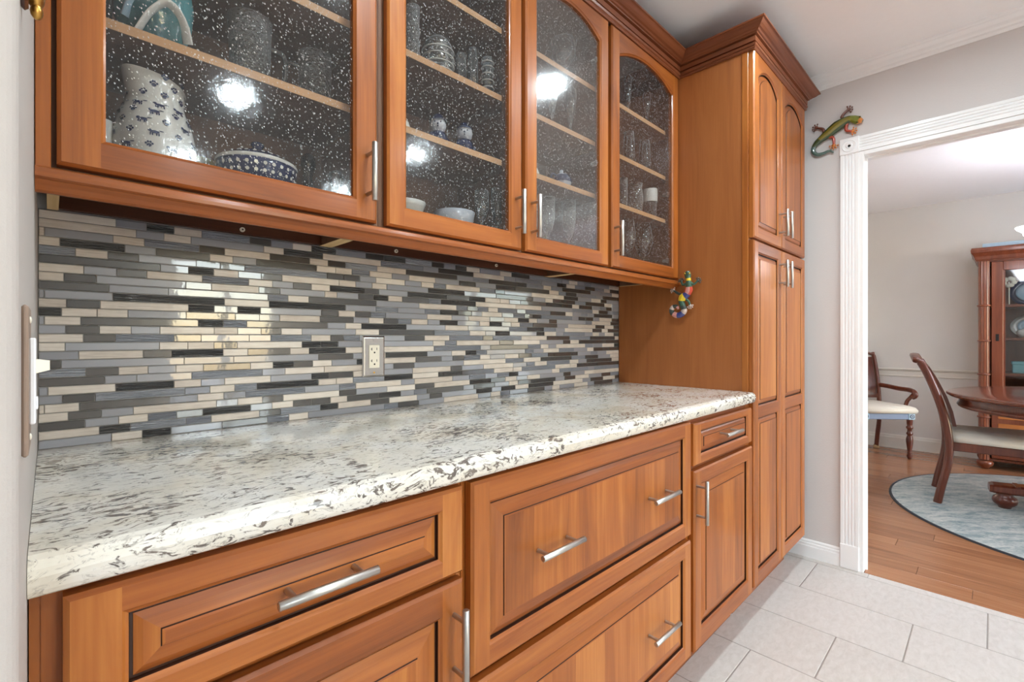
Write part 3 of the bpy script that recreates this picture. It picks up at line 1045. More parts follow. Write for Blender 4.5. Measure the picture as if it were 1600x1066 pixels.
part('crown', MB().sweep(CPATH, CROWN, [1, 2, 3], 0, {1: 1, 3: 1}), ['crown', 'crown_y'], pn)
part('top_board', MB().box(XT + .002, XTR - .002, YD + .004, 1.27, 2.301, 2.349), 'inside_h', pn)

# ------------------------------------------------------------------ left wall: switch and bracket
sw_ = thing('light_switch', 'white dimmer switch with slim lever on taupe plate, left wall', 'switch', (XL, .565, 1.094))
part('cover_plate', MB().box(XL, -.0115, .530, .602, 1.034, 1.154, .0015), 'plate_taupe', sw_)
part('dimmer', MB().box(-.0116, -.0078, .55, .585, 1.057, 1.128, .001), 'plastic', sw_)
part('lever', MB().loft([[(-.008, .5675 + a * .004, 1.104 + b * .006) for a, b in ((-1, -1), (1, -1), (1, 1), (-1, 1))], [(.0005, .5675 + a * .003, 1.1045 + b * .004) for a, b in ((-1, -1), (1, -1), (1, 1), (-1, 1))]], 0, False), 'ivory', sw_)
part('rocker', MB().box(-.008, -.0066, .562, .574, 1.068, 1.078, .0005), 'plastic', sw_)
for zz in (1.045, 1.143):
    part('screw', MB().ball((-.0113, .566, zz), (.0012, .003, .003), 8, 4), 'ivory', sw_)
hk = thing('brass_hook', 'ornate brass hook on small dark brown wood block, high on the left wall', 'hook', (XL, .53, 1.40))
part('wood_block', MB().box(XL, -.0112, .495, .525, 1.381, 1.50, .002), 'mahogany', hk)
part('finial', MB().ball((-.0075, .53, 1.398), (.0055, .009, .011), 10, 6).ball((-.007, .53, 1.386), (.004, .006, .006), 10, 6).tube([(-.0112, .52, 1.405), (-.0085, .528, 1.403)], .003, 8).tube([(-.0075, .53, 1.41), (-.004, .53, 1.43), (-.003, .53, 1.46)], .004, 8), 'brass', hk)


# ------------------------------------------------------------------ lizards
def lerp_spline(pts, k=4):
    out = []
    n = len(pts)
    for i in range(n - 1):
        p0, p1, p2, p3 = (Vector(pts[max(i - 1, 0)]), Vector(pts[i]), Vector(pts[i + 1]), Vector(pts[min(i + 2, n - 1)]))
        for j in range(k):
            u = j / k
            out.append(.5 * ((2 * p1) + (-p0 + p2) * u + (2 * p0 - 5 * p1 + 4 * p2 - p3) * u * u + (-p0 + 3 * p1 - 3 * p2 + p3) * u ** 3))
    out.append(Vector(pts[-1]))
    return out


def lizard(name, label, X, spine, radii, legs, toe, cols, seg_cols, leg_r, thick, eye_m):
    """spine / legs are (y, z) on the plane x = X; the figure stands off it towards -x"""
    root = thing(name, label, 'wall ornament', (X, spine[4][0], spine[4][1]))
    mb = MB()
    sp = lerp_spline([(X - thick, a, b) for a, b in spine])
    rad = []
    k = 4
    for i in range(len(spine) - 1):
        for j in range(k):
            rad.append(radii[i] + (radii[i + 1] - radii[i]) * j / k)
    rad.append(radii[-1])
    n = 12
    rings = []
    for i, p in enumerate(sp):
        d_ = (sp[min(i + 1, len(sp) - 1)] - sp[max(i - 1, 0)]).normalized()
        u = d_.cross(Vector((1, 0, 0))).normalized()
        rings.append([p + u * (rad[i] * math.cos(2 * PI * j / n)) + Vector((-1, 0, 0)) * (min(rad[i], thick) * math.sin(2 * PI * j / n)) for j in range(n)])
    for i in range(len(rings) - 1):
        q = i / (len(rings) - 1)
        mi = next(m for lim, m in seg_cols if q <= lim)
        for j in range(n):
            kk = (j + 1) % n
            mm = mi
            if isinstance(mi, tuple):
                mm = mi[1] if j in (2, 3) else mi[0]
            mb.add([rings[i][j], rings[i][kk], rings[i + 1][kk], rings[i + 1][j]], [(0, 1, 2, 3)], mm, True)
    mb.add(rings[0], [list(range(n))[::-1]], 0)
    mb.add(rings[-1], [list(range(n))], 0)
    part('body', mb, cols, root)
    for lg, lc, tc in legs:
        m2 = MB()
        pts = lerp_spline([(X - thick * .8, a, b) for a, b in lg], 3)
        m2.tube(pts, [leg_r * (1.25 - .5 * i / (len(pts) - 1)) for i in range(len(pts))], 8, 0)
        end = Vector(pts[-1])
        d_ = (end - Vector(pts[-3])).normalized()
        m2.ball(end, (leg_r * .8, leg_r * 1.3, leg_r * 1.3), 8, 5, 1)
        for a in (-80, -40, 0, 40, 80):
            R = Matrix.Rotation(math.radians(a), 3, 'X')
            t_ = R @ d_
            m2.tube([end, end + t_ * toe * .7], leg_r * .38, 6, 1)
            m2.ball(end + t_ * toe, (leg_r * .5, leg_r * .62, leg_r * .62), 8, 5, 1)
        part('leg', m2, [lc, tc], root)
    for sgn in (-1, 1):
        d_ = (sp[0] - sp[3]).normalized()
        u = d_.cross(Vector((1, 0, 0))).normalized()
        e = sp[3] + u * sgn * rad[3] * .75 + Vector((-thick * .75, 0, 0))
        part('eye', MB().ball(e, rad[3] * .3, 8, 5, 0).ball(e + Vector((-rad[3] * .18, 0, 0)), rad[3] * .18, 8, 5, 1), [eye_m, 'dark'], root)
    return root


gs = [(.435, 2.167), (.455, 2.177), (.478, 2.191), (.501, 2.190), (.537, 2.175), (.573, 2.151), (.604, 2.131), (.629, 2.111), (.640, 2.083), (.624, 2.058), (.595, 2.056), (.570, 2.062), (.552, 2.049)]
gr = [.007, .020, .016, .020, .027, .024, .017, .012, .010, .009, .007, .006, .003]
lizard('lizard_ornament', 'green and gold metal lizard with orange feet on the wall by the door corner block', XW - .001, gs, gr,
       [([(.507, 2.195), (.519, 2.215), (.502, 2.235), (.492, 2.241)], 'lz_brown', 'lz_brown'), ([(.498, 2.175), (.501, 2.145), (.484, 2.134), (.476, 2.132)], 'lz_red', 'lz_orange'),
        ([(.592, 2.150), (.596, 2.177), (.612, 2.188), (.626, 2.195)], 'lz_brown', 'lz_brown'), ([(.578, 2.135), (.555, 2.124), (.551, 2.100), (.552, 2.086)], 'lz_red', 'lz_orange')],
       .017, ['lz_green', 'lz_gold', 'lz_teal', 'lz_orange', 'lz_head'], [(.06, 3), (.18, 4), (.52, (0, 1)), (.62, 0), (1, 2)], .0065, .014, 'lz_gold')
ms = [(.910, 1.412), (.910, 1.397), (.907, 1.376), (.906, 1.356), (.906, 1.332), (.915, 1.313), (.933, 1.300), (.938, 1.282), (.932, 1.265), (.926, 1.245), (.940, 1.229), (.962, 1.226), (.983, 1.241), (.977, 1.261), (.960, 1.264), (.952, 1.252)]
mr = [.008, .015, .010, .013, .018, .015, .018, .013, .013, .013, .013, .012, .011, .010, .008, .004]
lizard('lizard_ornament', 'small multicoloured mosaic lizard with curled tail on the pantry side panel', XT - .0205, ms, mr,
       [([(.910, 1.362), (.933, 1.356), (.940, 1.372)], 'mo_green', 'mo_dark'), ([(.900, 1.362), (.884, 1.355), (.867, 1.368)], 'mo_green', 'mo_dark'),
        ([(.938, 1.313), (.960, 1.324), (.976, 1.335)], 'mo_dark', 'mo_silver'), ([(.924, 1.298), (.908, 1.284), (.901, 1.265)], 'mo_green', 'mo_silver')],
       .012, ['mo_green', 'mo_red', 'mo_yellow', 'mo_blue', 'mo_silver', 'mo_dark', 'mo_pink'],
       [(.1, 0), (.14, 2), (.22, 0), (.30, (1, 6)), (.36, 3), (.44, (2, 2)), (.52, 0), (.58, 5), (.63, 4), (.70, 3), (.76, 6), (.82, 5), (.88, 4), (.94, 5), (1, 6)], .0055, .010, 'mo_yellow')


# ------------------------------------------------------------------ tableware in the glass cabinets
def ware(name, label, cat, x, y, z, prof, mat, n=22, group=None, extra=None):
    """a turned vessel standing at (x,y,z); extra = list of (part name, MB in local coords, material)"""
    mb = MB().lathe(prof, (x, y), n, 0, z + .0003)
    if not extra:
        return single(name, mb, mat, label, cat, (x, y, z), group)
    r = thing(name, label, cat, (x, y, z), 0, group)
    part('body', mb, mat, r)
    for nm, m2, mm in extra:
        m2.v = [(v[0] + x, v[1] + y, v[2] + z) for v in m2.v]
        part(nm, m2, mm, r)
    return r


def cup(r0, r1, h, th=.003):
    return [(.0005, 0), (r0, 0), (r1, h), (r1 - th, h), (r0 - th, th * 1.6), (.0005, th * 1.6)]


def goblet(rf, hs, rb, rt, h):
    return [(.0005, 0), (rf, .001), (rf, .003), (.006, .008), (.004, .014), (.004, hs - .012), (.008, hs - .004), (rb * .6, hs + .006), (rb, hs + (h - hs) * .4), (rt, h), (rt - .002, h), (rb - .003, hs + (h - hs) * .4), (rb * .5, hs + .010), (.0005, hs + .006)]


def flute_glass(rf, hs, rt, h):
    return [(.0005, 0), (rf, .001), (rf, .003), (.005, .008), (.0035, hs), (.009, hs + .02), (rt * .75, h * .7), (rt, h), (rt - .002, h), (rt * .75 - .002, h * .7), (.007, hs + .022), (.0005, hs + .016)]


F0, S1, S2, S3 = 1.416, 1.645, 1.833, 2.029
# pitcher
PX, PY = .140, 1.082
pp = [(r, z * .90) for r, z in ((.0005, 0), (.056, 0), (.062, .012), (.0645, .04), (.062, .085), (.054, .125), (.047, .142), (.044, .155), (.0445, .18), (.047, .205), (.044, .206), (.0415, .18), (.041, .155), (.05, .12), (.058, .08), (.0005, .03))]
pt_ = thing('pitcher', 'tall white stoneware pitcher with blue paw prints on the cabinet floor', 'pitcher', (PX, PY, F0))
pb = MB().lathe(pp, (PX, PY), 36, 0, F0 + .0005)
sa = math.radians(215)
for i, v in enumerate(pb.v):      # pulled-out spout
    dx, dy, dz = v[0] - PX, v[1] - PY, v[2] - F0
    if dz > .14:
        a = math.atan2(dy, dx)
        q = max(0, math.cos(a - sa)) ** 6 * ((dz - .14) / .05)
        lift = (math.cos(a - sa) * .5 - .5) * .024 * ((dz - .14) / .05)
        pb.v[i] = (v[0] + math.cos(sa) * q * .013, v[1] + math.sin(sa) * q * .013, v[2] + lift)
part('body', pb, 'china_white', pt_)
ha = math.radians(62)
part('handle', MB().tube(lerp_spline([(PX + math.cos(ha) * r, PY + math.sin(ha) * r, F0 + z) for r, z in ((.040, .148), (.068, .150), (.080, .12), (.077, .085), (.058, .056))], 4), (.007, .010), 8), 'paleblue', pt_)


def prof_r(z):
    o = [(r, q) for r, q in pp[1:10]]
    for (r0, z0), (r1, z1) in zip(o, o[1:]):
        if z0 <= z <= z1:
            return r0 + (r1 - r0) * (z - z0) / (z1 - z0 + 1e-9)
    return o[-1][0]


prm = MB()


def dot(a, z, du, dz, ru, rz):
    r = prof_r(z + dz) + .0012
    aa = a + du / r
    c = Vector((PX + r * math.cos(aa), PY + r * math.sin(aa), F0 + z + dz))
    tx_ = Vector((-math.sin(aa), math.cos(aa), 0))
    s_ = (prof_r(min(z + dz + .004, .196)) - prof_r(z + dz)) / .004
    tz = Vector((math.cos(aa) * s_, math.sin(aa) * s_, 1)).normalized()
    prm.add([c + tx_ * ru * math.cos(2 * PI * j / 8) + tz * rz * math.sin(2 * PI * j / 8) for j in range(8)], [list(range(8))], 0)


for kz, (z, n, kind) in enumerate(((.176, 9, 0), (.160, 9, 0), (.144, 9, 0), (.124, 10, 1), (.109, 11, 2), (.091, 11, 2), (.070, 11, 2), (.046, 12, 2))):
    for j in range(n):
        a = 2 * PI * (j + (kz % 2) * .5) / n
        if kind == 0 or (kind == 2 and (j + kz) % 2):
            dot(a, z, 0, -.001, .0038, .0032)
            for du, dz in ((-.0042, .002), (-.0015, .0045), (.0018, .0045), (.0043, .0018)):
                dot(a, z, du * 1.1, dz * 1.1, .0018, .0021)
        else:
            dot(a, z, 0, 0, .0075, .0028)
            dot(a, z, -.007, .002, .003, .0026)
            dot(a, z, .0095, .003, .004, .0010)
            for du in (-.006, -.003, .003, .006):
                dot(a, z, du, -.004, .0012, .003)
part('painted_print', prm, 'china_blue', pt_)

# tureen
tx0, ty0 = .318, 1.10
tr_ = thing('tureen', 'round dark blue lidded tureen with white dots on the cabinet floor', 'tureen', (tx0, ty0, F0))
part('bowl', MB().lathe([(.0005, 0), (.045, 0), (.050, .008), (.068, .035), (.076, .06), (.078, .074), (.073, .074), (.06, .03), (.0005, .02)], (tx0, ty0), 32, 0, F0 + .0003), 'china_blue', tr_)
part('lid_rim', MB().lathe([(.0775, .0745), (.079, .078), (.077, .082), (.066, .086)], (tx0, ty0), 32, 0, F0), 'china_white', tr_)
part('lid', MB().lathe([(.070, .084), (.060, .092), (.040, .102), (.015, .108), (.008, .110), (.0075, .114), (.013, .120), (.013, .126), (.0005, .131)], (tx0, ty0), 32, 0, F0), 'china_blue', tr_)
wd = MB()
for rz, rr, n in ((.050, .0735, 30), (.064, .0778, 30), (.091, .0625, 26)):
    for j in range(n):
        a = 2 * PI * j / n
        c = Vector((tx0 + rr * math.cos(a), ty0 + rr * math.sin(a), F0 + rz))
        nrm = Vector((math.cos(a), math.sin(a), 1.2 if rz > .08 else -.15)).normalized()
        u = Vector((-math.sin(a), math.cos(a), 0))
        w_ = nrm.cross(u)
        wd.add([c + nrm * .0006 + u * .0036 * math.cos(2 * PI * q / 10) + w_ * .0036 * math.sin(2 * PI * q / 10) for q in range(10)], [list(range(10))])
part('white_dot', wd, 'china_white', tr_)

ware('cup', 'small pale ribbed cup squeezed left of the paw-print pitcher', 'cup', .066, 1.07, F0, cup(.011, .013, .085), 'china_white')
ware('dish', 'low amber glass dish between the pitcher and the tureen', 'dish', .225, 1.19, F0, [(.0005, 0), (.03, 0), (.034, .01), (.036, .09), (.034, .09), (.03, .012), (.0005, .01)], 'amber')
ware('stem_glass', 'tiny clear ball-topped glass in the right corner of the left cabinet floor', 'glass', .468, 1.05, F0, [(.0005, 0), (.018, .002), (.016, .006), (.005, .014), (.004, .034), (.006, .05), (.014, .06), (.0175, .073), (.015, .086), (.008, .092), (.0005, .093)], 'clear')
ware('decanter', 'dark smoked glass figurine bottle behind the tureen', 'bottle', .452, 1.17, F0, [(.0005, 0), (.02, 0), (.022, .02), (.02, .06), (.012, .08), (.009, .1), (.011, .115), (.017, .13), (.017, .15), (.008, .16), (.0005, .162)], 'smoke')
# upper shelf of the left cabinet
ware('vase', 'turquoise art glass vase on the shelf above the pitcher', 'vase', .138, 1.085, S1, [(.0005, 0), (.034, 0), (.046, .02), (.058, .06), (.062, .10), (.058, .14), (.05, .165), (.046, .165), (.054, .14), (.058, .1), (.053, .06), (.0005, .02)], 'turquoise', extra=[
    ('swirl', MB().tube(lerp_spline([(-.03, -.052, .012), (-.012, -.061, .05), (.012, -.063, .075), (.035, -.049, .06), (.047, -.034, .03)], 4), (.009, .003), 8), 'china_white'),
    ('swirl', MB().tube(lerp_spline([(-.045, -.035, .04), (-.03, -.056, .085), (.0, -.063, .115), (.03, -.052, .13)], 4), (.007, .003), 8), 'paleblue')])
ware('tumbler', 'clear glass tumbler at the left end of the shelf, beside the turquoise vase', 'glass', .062, 1.08, S1, cup(.016, .019, .13), 'clear')
hnd = lambda r, s, h: MB().tube(lerp_spline([(s * r, 0, h * .82), (s * (r + .026), 0, h * .8), (s * (r + .032), 0, h * .5), (s * (r + .02), 0, h * .22), (s * r, 0, h * .18)], 4), .0045, 8)
ware('mug', 'large pressed glass mug, handle to the right, on the left cabinet shelf', 'mug', .298, 1.08, S1, cup(.036, .041, .142), 'pressed', 26, extra=[('handle', hnd(.039, 1, .12), 'clear')])
ware('mug', 'pressed glass mug with handle to the left, right end of the left cabinet shelf', 'mug', .440, 1.10, S1, cup(.034, .036, .135), 'pressed', 26, extra=[('handle', hnd(.035, -1, .12), 'clear')])
# door 2 : shelf S2
ware('tumbler', 'tall knobbly glass tumbler at the left end of the upper shelf, second glass door', 'glass', .672, 1.05, S2, [(.0005, 0), (.016, 0), (.019, .03), (.015, .04), (.019, .055), (.015, .07), (.019, .085), (.016, .10), (.018, .15), (.016, .15), (.013, .1), (.0005, .006)], 'pressed')


def rings(r, zs, y=0):
    mb = MB()
    for z in zs:
        mb.tube([((r + .001) * math.cos(2 * PI * j / 20), (r + .001) * math.sin(2 * PI * j / 20), z) for j in range(21)], .0016, 5, cap=False)
    return mb


ware('biscuit_jar', 'wide glass jar with white ring stripes on the upper shelf, second glass door', 'jar', .775, 1.085, S2, [(.0005, 0), (.036, 0), (.043, .02), (.045, .06), (.042, .1), (.032, .125), (.03, .125), (.039, .1), (.042, .06), (.0005, .006)], 'clear',
     extra=[('stripe', rings(.0445, (.03, .05, .07)), 'china_white'), ('stripe', rings(.0435, (.012, .09)), 'china_white')])
ware('tumbler', 'short straight clear tumbler right of the ring-striped jar, second glass door', 'glass', .853, 1.08, S2, cup(.015, .0165, .115), 'clear')
ware('tumbler', 'taller straight clear tumbler, third vessel right of the striped jar', 'glass', .893, 1.075, S2, cup(.015, .017, .145), 'clear')
ware('tumbler', 'slim glass with white ring stripes at the right end, second glass door', 'glass', .925, 1.045, S2, cup(.016, .018, .118), 'clear', extra=[('stripe', rings(.0175, (.03, .05, .07, .09, .105)), 'china_white')])


def delft(label, x, y, z, s=1.0):
    r = thing('figurine', label, 'figurine', (x, y, z))
    L = lambda pr, m, nm: part(nm, MB().lathe([(a * s, b * s) for a, b in pr], (x, y), 22, 0, z + .0003), m, r)
    L([(.0005, 0), (.022, 0), (.025, .006), (.024, .018), (.018, .024), (.0005, .025)], 'delft_white', 'base')
    L([(.019, .022), (.026, .032), (.027, .045), (.02, .056), (.012, .06)], 'china_blue', 'torso')
    L([(.012, .058), (.021, .064), (.024, .077), (.021, .09), (.014, .096)], 'delft_white', 'head')
    L([(.026, .087), (.026, .090), (.018, .094), (.014, .104), (.006, .109), (.0005, .11)], 'china_blue', 'hat')
    mb = MB()
    for sg in (-1, 1):
        mb.tube([(x + sg * .022 * s, y, z + .05 * s), (x + sg * .03 * s, y - .008 * s, z + .038 * s), (x + sg * .018 * s, y - .022 * s, z + .032 * s)], .006 * s, 8)
    part('arm', mb, 'china_blue', r)
    f = MB()
    fa = math.atan2(-y, -x)
    for da, zz, rr in ((-.35, .080, .0022), (.35, .080, .0022), (0, .074, .003), (.0, .067, .002)):
        f.ball((x + .0235 * s * math.cos(fa + da), y + .0235 * s * math.sin(fa + da), z + zz * s), rr * s, 8, 5)
    part('face_detail', f, 'china_blue', r)
    b = MB()
    for da in (-.7, 0, .7):
        b.ball((x + .0245 * s * math.cos(fa + da), y + .0245 * s * math.sin(fa + da), z + .012 * s), (.004 * s, .004 * s, .005 * s), 8, 5)
    part('painted_flower', b, 'lz_gold', r)
    return r


delft('blue and white china figurine in a hat, left one of the pair', .775, 1.085, S1, .98)
delft('blue and white china figurine in a hat, right one of the pair', .862, 1.075, S1, .98)
ware('dish', 'white china piece at the left edge of the shelf with the two figurines', 'dish', .645, 1.06, S1, [(.0005, 0), (.018, 0), (.022, .02), (.018, .035), (.006, .042), (.0005, .043)], 'china_white')
ware('plate_stack', 'low white serving dish at left on the floor of the middle cabinet', 'dish', .68, 1.10, F0, [(.0005, 0), (.03, 0), (.05, .06), (.055, .072), (.05, .072), (.03, .012), (.0005, .01)], 'china_white')
ware('bowl', 'white and blue scalloped bowl on the floor of the middle cabinet', 'bowl', .86, 1.12, F0, [(.0005, 0), (.03, 0), (.055, .05), (.062, .082), (.058, .082), (.05, .05), (.0005, .012)], 'delft_white')
ware('goblet', 'clear cut goblet right of the scalloped bowl, behind the second glass door', 'glass', .915, 1.06, F0, goblet(.024, .06, .021, .022, .145), 'clear')
ware('goblet', 'clear cut goblet at the right corner behind the second glass door', 'glass', .962, 1.04, F0, goblet(.022, .06, .021, .022, .158), 'clear')
# door 3
ware('bowl', 'footed clear glass bowl on the top shelf, third glass door', 'bowl', 1.315, 1.075, S3, [(.0005, 0), (.024, .002), (.022, .008), (.007, .02), (.007, .06), (.02, .075), (.04, .1), (.046, .16), (.044, .16), (.036, .1), (.0005, .08)], 'clear')
ware('champagne_flute', 'clear champagne flute, left of two on the shelf behind the third door', 'glass', 1.24, 1.065, S2, flute_glass(.024, .05, .022, .165), 'clear')
ware('champagne_flute', 'clear champagne flute, right of two on the shelf behind the third door', 'glass', 1.335, 1.06, S2, flute_glass(.025, .05, .025, .18), 'clear')
ware('teapot', 'small blue and white teapot on the shelf behind the third glass door', 'teapot', 1.29, 1.065, S1, [(.0005, 0), (.02, 0), (.032, .015), (.036, .035), (.03, .052), (.014, .06), (.006, .064), (.007, .072), (.0005, .076)], 'delft_white',
     extra=[('spout', MB().tube([(.03, 0, .02), (.045, 0, .035), (.052, 0, .055)], [.008, .006, .004], 8), 'china_blue'),
            ('handle', MB().tube(lerp_spline([(-.03, 0, .05), (-.05, 0, .05), (-.055, 0, .03), (-.033, 0, .015)], 3), .004, 8), 'china_blue'),
            ('stripe', MB().lathe([(.0365, .028), (.0372, .036), (.034, .046), (.0305, .052)], (0, 0), 20), 'china_blue')])
ware('dish', 'white china piece at the left edge of the shelf with the teapot', 'dish', 1.128, 1.05, S1, [(.0005, 0), (.016, 0), (.02, .02), (.014, .035), (.0005, .04)], 'china_white')
ware('goblet', 'cut crystal goblet, left of two on the floor behind the third door', 'glass', 1.215, 1.063, F0, goblet(.027, .07, .024, .026, .19), 'pressed')
ware('goblet', 'cut crystal goblet, right of two on the floor behind the third door', 'glass', 1.325, 1.06, F0, goblet(.027, .07, .024, .026, .2), 'pressed')
ware('votive_glass', 'small amber glass standing between the two crystal goblets', 'glass', 1.30, 1.17, F0, cup(.022, .026, .17), 'amber')
# door 4
ware('wine_glass', 'slim stem glass, left one on the top shelf behind the fourth door', 'glass', 1.725, 1.065, S3, flute_glass(.026, .06, .018, .185), 'clear')
ware('wine_glass', 'slim stem glass, right one on the top shelf behind the fourth door', 'glass', 1.868, 1.06, S3, flute_glass(.026, .06, .020, .165), 'clear')
ware('tumbler', 'straight clear tumbler, left one on the second shelf behind the fourth door', 'glass', 1.728, 1.062, S2, cup(.022, .024, .15), 'clear')
ware('tumbler', 'straight clear tumbler, right one on the second shelf behind the fourth door', 'glass', 1.85, 1.06, S2, cup(.023, .025, .148), 'clear')
ware('mug', 'knobbly crystal mug at the left edge of the third shelf, fourth door', 'mug', 1.685, 1.063, S1, cup(.018, .018, .138), 'pressed')
ware('mug', 'cut crystal mug in the middle of the third shelf, fourth door', 'mug', 1.79, 1.07, S1, [(.0005, 0), (.026, 0), (.03, .03), (.034, .08), (.028, .12), (.031, .14), (.029, .14), (.026, .12), (.031, .08), (.0005, .006)], 'pressed')
ware('mug', 'cut crystal mug with white band at the right of the third shelf, fourth door', 'mug', 1.878, 1.05, S1, cup(.026, .031, .133), 'pressed', extra=[('band', MB().lathe([(.0315, .075), (.0325, .09), (.0325, .12), (.0318, .13)], (0, 0), 20), 'china_white')])
ware('wine_glass', 'round wine glass, left one on the cabinet floor behind the fourth door', 'glass', 1.728, 1.066, F0, goblet(.03, .075, .031, .025, .205), 'clear')
ware('wine_glass', 'large round wine glass, right one on the cabinet floor behind the fourth door', 'glass', 1.845, 1.063, F0, goblet(.034, .07, .041, .032, .207), 'clear')
ware('coaster', 'small white disc in the right corner of the cabinet floor, fourth door', 'coaster', 1.865, 1.03, F0, [(.0005, 0), (.02, 0), (.021, .006), (.018, .009), (.0005, .009)], 'china_white')

# ------------------------------------------------------------------ dining room
TX, TY = 4.55, -.60
rg = thing('rug', 'round grey-teal woven rug with dark binding under the dining table', 'rug', (TX, TY, 0))
part('pile', MB().lathe([(.0005, .0085), (.6, .0085), (1.125, .0085), (1.128, .006), (1.128, .0003)], (TX, TY), 96), 'rug', rg)
part('binding', MB().lathe([(1.127, .0003), (1.127, .008), (1.132, .0095), (1.140, .008), (1.142, .0003)], (TX, TY), 96), 'rug_edge', rg)

RZ = .009
tb = thing('dining_table', 'round polished mahogany pedestal dining table on the teal rug', 'table', (TX, TY, RZ))
part('tabletop', MB().lathe([(.0005, .762), (.5, .762), (.805, .762), (.822, .758), (.83, .75), (.828, .742), (.818, .736), (.815, .732), (.805, .728), (.0005, .728)], (TX, TY), 96), 'mahogany_h', tb)
part('apron', MB().lathe([(.765, .729), (.765, .69), (.772, .684), (.776, .674), (.77, .664), (.765, .66), (.74, .66), (.74, .729)], (TX, TY), 96), 'mahogany', tb)
part('pedestal', MB().lathe([(.0005, .726), (.24, .726), (.22, .70), (.12, .66), (.09, .6), (.12, .5), (.15, .42), (.14, .34), (.10, .30), (.13, .27), (.15, .22), (.15, .12), (.0005, .11)], (TX, TY), 32), 'mahogany', tb)
for k in range(4):
    a = math.radians(96 + 90 * k)
    R = Matrix.Translation((TX, TY, RZ)) @ Matrix.Rotation(a, 4, 'Z')
    leg = MB()
    rr = []
    for d_, w_, z0, z1 in ((.10, .06, .12, .24), (.25, .058, .11, .20), (.42, .056, .10, .165), (.52, .056, .098, .155), (.60, .058, .098, .152), (.62, .05, .10, .145)):
        c = .012
        rr.append([(d_, -w_ + c, z0), (d_, w_ - c, z0), (d_, w_, z0 + c), (d_, w_, z1 - c), (d_, w_ - c, z1), (d_, -w_ + c, z1), (d_, -w_, z1 - c), (d_, -w_, z0 + c)])
    leg.loft(rr, 0, False)
    leg.box(.48, .505, -.06, .06, .15, .16, .003)
    lg = part('leg', leg.xform(R), 'mahogany', tb)
    part('bun_foot', MB().lathe([(.0005, .0), (.03, .0), (.034, .012), (.056, .03), (.062, .05), (.056, .07), (.04, .082), (.042, .098)], (.545, 0), 24).xform(R), 'mahogany', lg)


def turned_leg(x, y, h):
    k = h / .40
    return MB().lathe([(.0005, 0), (.012, 0), (.018, .02 * k), (.022, .035 * k), (.014, .055 * k), (.020, .06 * k), (.014, .07 * k), (.017, .09 * k), (.026, .17 * k), (.027, .20 * k), (.022, .225 * k), (.016, .24 * k), (.024, .25 * k),
                       (.026, .26 * k), (.018, .275 * k), (.018, .30 * k), (.026, .31 * k), (.026, .325 * k), (.018, .335 * k), (.022, .35 * k), (.024, .40 * k)], (x, y), 18)


